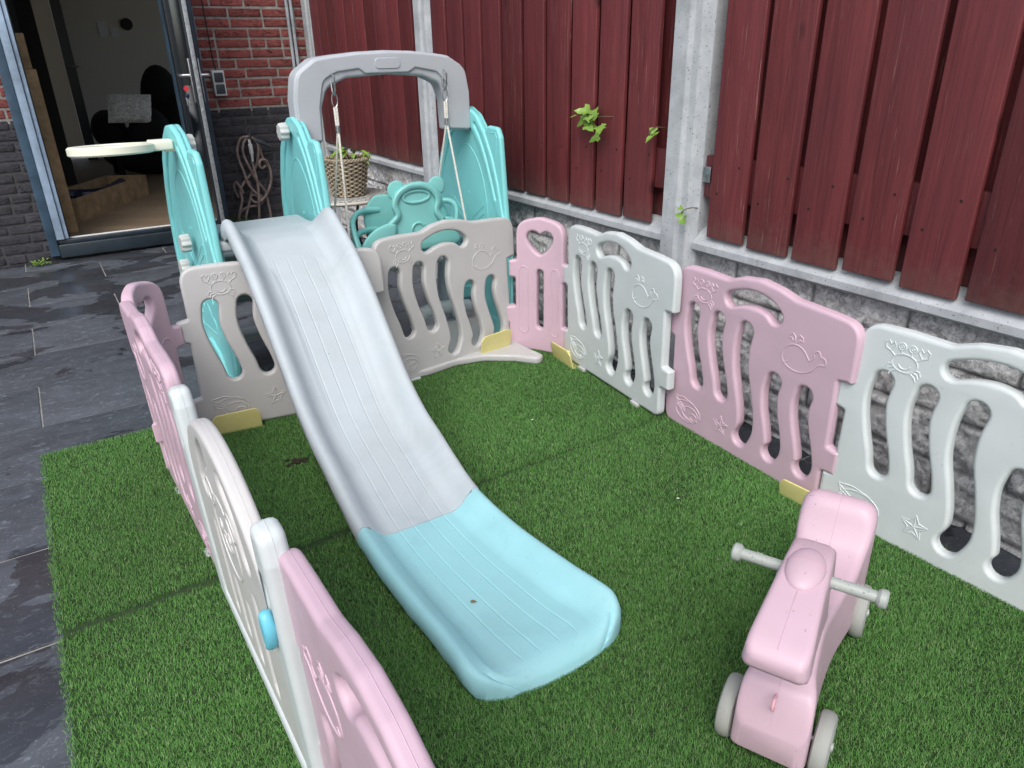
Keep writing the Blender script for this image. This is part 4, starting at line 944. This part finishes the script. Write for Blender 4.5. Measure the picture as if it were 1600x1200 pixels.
# ropes with hooks
for hx, y0_ in ((1.015, 2.885), (1.483, 2.885)):
    s = -1 if hx < 1.2 else 1; mb = MB(); ex = hx+s*.035
    mb.tube([(hx, y0_-.048, 1.137), (hx, y0_-.075, 1.125), (hx, y0_-.07, 1.08), (hx, y0_-.06, 1.062), (hx, y0_-.04, 1.075), (hx, y0_-.035, 1.11)], .0033, 8)
    mb.tube([(hx+p[0]-hx, y0_-.055, p[1]) for p in circ(hx, 1.045, .011, 16, 0, 360, .026)[:-1]], .0024, 6, True); o = sp_(mb, 'hook', METAL)
    mb = MB()
    mb.tube([(hx-.004, y0_-.055, 1.02), (hx-.003, y0_-.055, .93)], .0052, 8); mb.tube([(hx+.004, y0_-.055, 1.02), (hx+.003, y0_-.055, .93)], .0052, 8)
    mb.tube([(hx-.002, y0_-.055, .93), (hx-.01, y0_+.10, .52)], .0045, 8); mb.tube([(hx+.002, y0_-.055, .93), (ex+.005, y0_-.13, .47)], .0045, 8)
    sp_(mb, 'rope', ROPE)
    mb = MB(); mb.tube([(hx, y0_-.055, .955), (hx, y0_-.055, .930)], .0085, 10); sp_(mb, 'rope_clamp', METAL)
# ------------------------------------------------------------------ ride-on toy
hd = Vector((-.905, -.425)).normalized(); Or = Vector((1.11, .63))+Vector((-hd.y, hd.x))*(-.022)
rd = empty('ride_on_toy', (Or.x, Or.y, 0), (0, 0, math.atan2(hd.y, hd.x)), label='pale pink ride-on toy animal with grey handlebar and grey wheels on the grass', cat='ride-on toy')
def rsec(x, hb, ht, zb, zt, rr=.02, n=5, rb=None):
    """rounded trapezoid section at x: half widths bottom/top"""
    rb = rb or rr
    P = fillet([(-hb, zb, rb), (hb, zb, rb), (ht, zt, rr), (-ht, zt, rr)], n)
    return [Vector((x, p.x, p.y)) for p in P]
S_ = [(-.262, .050, .050, .10, .24, .02), (-.268, .066, .064, .08, .285, .030), (-.255, .076, .074, .05, .302, .040), (-.232, .080, .077, .04, .306, .042), (-.212, .080, .076, .04, .292, .036), (-.192, .078, .074, .04, .255, .02), (-.165, .076, .070, .04, .222, .02), (-.12, .074, .066, .045, .205, .02), (-.06, .066, .056, .05, .200, .02),
      (.0, .060, .050, .055, .204, .02), (.05, .058, .046, .055, .214, .02), (.10, .058, .044, .05, .222, .02), (.15, .060, .046, .05, .215, .02), (.19, .060, .050, .045, .205, .02), (.225, .066, .060, .035, .190, .018), (.243, .067, .062, .035, .178, .016), (.258, .066, .063, .035, .150, .014), (.268, .063, .060, .038, .12, .012), (.274, .050, .050, .045, .10, .01)]
mb = MB(); secs = []
SI = catmull([(a, b_, c_) for a, b_, c_, *_ in S_], 4); SJ = catmull([(d_, e_, f_) for _, _, _, d_, e_, f_ in S_], 4)
for p, q in zip(SI, SJ): secs.append(rsec(p.x, p.y, p.z, q.x, q.y, q.z))
mb.loft(secs); mb.tube([(p.x, 0, q.y+.0002) for p, q in zip(SI, SJ) if -.25 < p.x < .03], .0007, 5); mb.tube([(p.x, 0, q.y+.0002) for p, q in zip(SI, SJ) if .20 < p.x < .27], .0007, 5); body = mb.build('body', RIDE, rd, smooth=50)
mb = MB()   # neck rising into the head
secs = []
for z, xc_, lx, hw_ in ((.17, .10, .075, .044), (.21, .105, .070, .040), (.25, .115, .066, .038), (.29, .130, .066, .037), (.33, .150, .070, .037), (.36, .165, .072, .036)):
    secs.append([Vector((xc_+p.x, p.y, z)) for p in fillet([(-lx, -hw_, .02), (lx, -hw_, .02), (lx, hw_, .02), (-lx, hw_, .02)])])
mb.loft(secs); mb.build('neck', RIDE, rd)
mb = MB(); secs = []
for x, hb, ht, zb, zt, rr in ((.088, .022, .018, .352, .376, .008), (.094, .034, .028, .338, .398, .012), (.110, .041, .036, .332, .407, .014), (.16, .043, .038, .327, .404, .014), (.22, .046, .041, .320, .393, .014), (.28, .050, .045, .312, .377, .014), (.325, .053, .048, .306, .364, .014), (.345, .053, .047, .308, .356, .014), (.356, .048, .042, .314, .346, .012), (.360, .038, .034, .322, .338, .006)):
    secs.append(rsec(x, hb, ht, zb, zt, rr, 6))
mb.loft(secs); mb.tube([(x, 0, z+.0002) for x, z in ((.10, .4065), (.14, .4055), (.145, .405))], .0007, 5); mb.tube([(x, 0, z) for x, z in ((.226, .3922), (.28, .3773), (.325, .3643), (.345, .3563))], .0007, 5); mb.build('head', RIDE, rd, smooth=50)
mb = MB(); Mt = Matrix.Rotation(R(10), 3, 'Y')
mb.ell((.183, 0, .398), (.050, .032, .017), 28, 16, Mt); mb.build('forehead_bump', RIDE, rd)
mb = MB(); mb.tube([(.176, y, .398+.0175*math.sqrt(max(0, 1-(y/.0325)**2))) for y in [-.032+.064*k/14 for k in range(15)]], .0009, 6); mb.build('bump_seam', simple('pink_seam', (.5, .27, .33), .5), rd)
mb = MB(); mb.tube([(x, y_, z) for x, y_, z in ((.150, -.120, .365), (.150, .120, .365))], .0105, 16)
for s in (-1, 1):
    mb.tube([(.150, s*.112, .365), (.150, s*.117, .365), (.150, s*.126, .365), (.150, s*.129, .365)], [.0125, .0165, .0165, .013], 20)
    for k in range(9):
        yy = s*(.05+.006*k); a = k*1.7; mb.ell((.150+.0102*math.cos(a), yy, .365+.0102*abs(math.sin(a))), (.0016, .0022, .0016), 8, 6)
mb.build('handlebar', HANDLE, rd)
mb = MB(); mb.tube(catmull([(.262, 0, .183), (.280, 0, .186), (.284, 0, .170), (.268, 0, .158)], 5), .0032, 8); mb.build('tow_loop', simple('pale_rose', (.66, .36, .42), .5), rd)
def wheel(x, y):
    s = 1 if y > 0 else -1; M_ = Matrix.Translation((x, y, .059)) @ Matrix.Rotation(R(-90*s), 4, 'X')
    mb = MB(); mb.lathe([(0, -.015), (.050, -.015), (.056, -.012), (.059, -.005), (.059, .005), (.056, .012), (.050, .015), (.044, .014), (.041, .009), (.020, .009), (.017, .014), (0, .014)], 48, M_, False)
    wo = mb.build('wheel', WHEEL, rd); hb = MB(); hb.lathe([(0, .013), (.009, .013), (.008, .018), (0, .019)], 20, M_, False); hb.build('axle_cap', HANDLE, wo); return wo
for x in (.205, -.195):
    for y in (-.083, .083): wheel(x, y)
for x in (.205, -.195):
    mb = MB(); mb.tube([(x, -.075, .059), (x, .075, .059)], .006, 10); mb.build('axle', METAL, rd)
# ------------------------------------------------------------------ small litter
mb = MB(); leaf(mb, (.615, 1.18, .0425), (.7, -.4, .1), (0, 0, 1), .016, .010); tag(mb.build('dead_leaf', simple('dry_leaf', (.20, .13, .07), .8), smooth=0, fixn=False), 'tiny dry brown leaf lying on the aqua slide end', 'leaf')
mb = MB()
for i in range(14): mb.ell((.50+random.gauss(0, .014), 2.1+random.gauss(0, .010), .010), (.009, .006, .004), 8, 6)
tag(mb.build('dirt_clump', SOIL), 'small dark dirt clump on the grass left of the slide', 'dirt')
pm = simple('petal_white', (.62, .62, .56), .7)
for i, (x, y) in enumerate(((1.02, .53), (.96, .36), (1.28, 1.9), (.28, 1.10), (.62, 1.98), (1.35, 1.25))):
    mb = MB(); a = random.uniform(0, 6); leaf(mb, (x, y, .014), (math.cos(a), math.sin(a), .1), (0, 0, 1), .010, .007)
    tag(mb.build('petal', pm, smooth=0, fixn=False), 'tiny white petal fallen on the artificial grass', 'petal', 'white petals on the grass')
SC.render.engine = 'CYCLES'
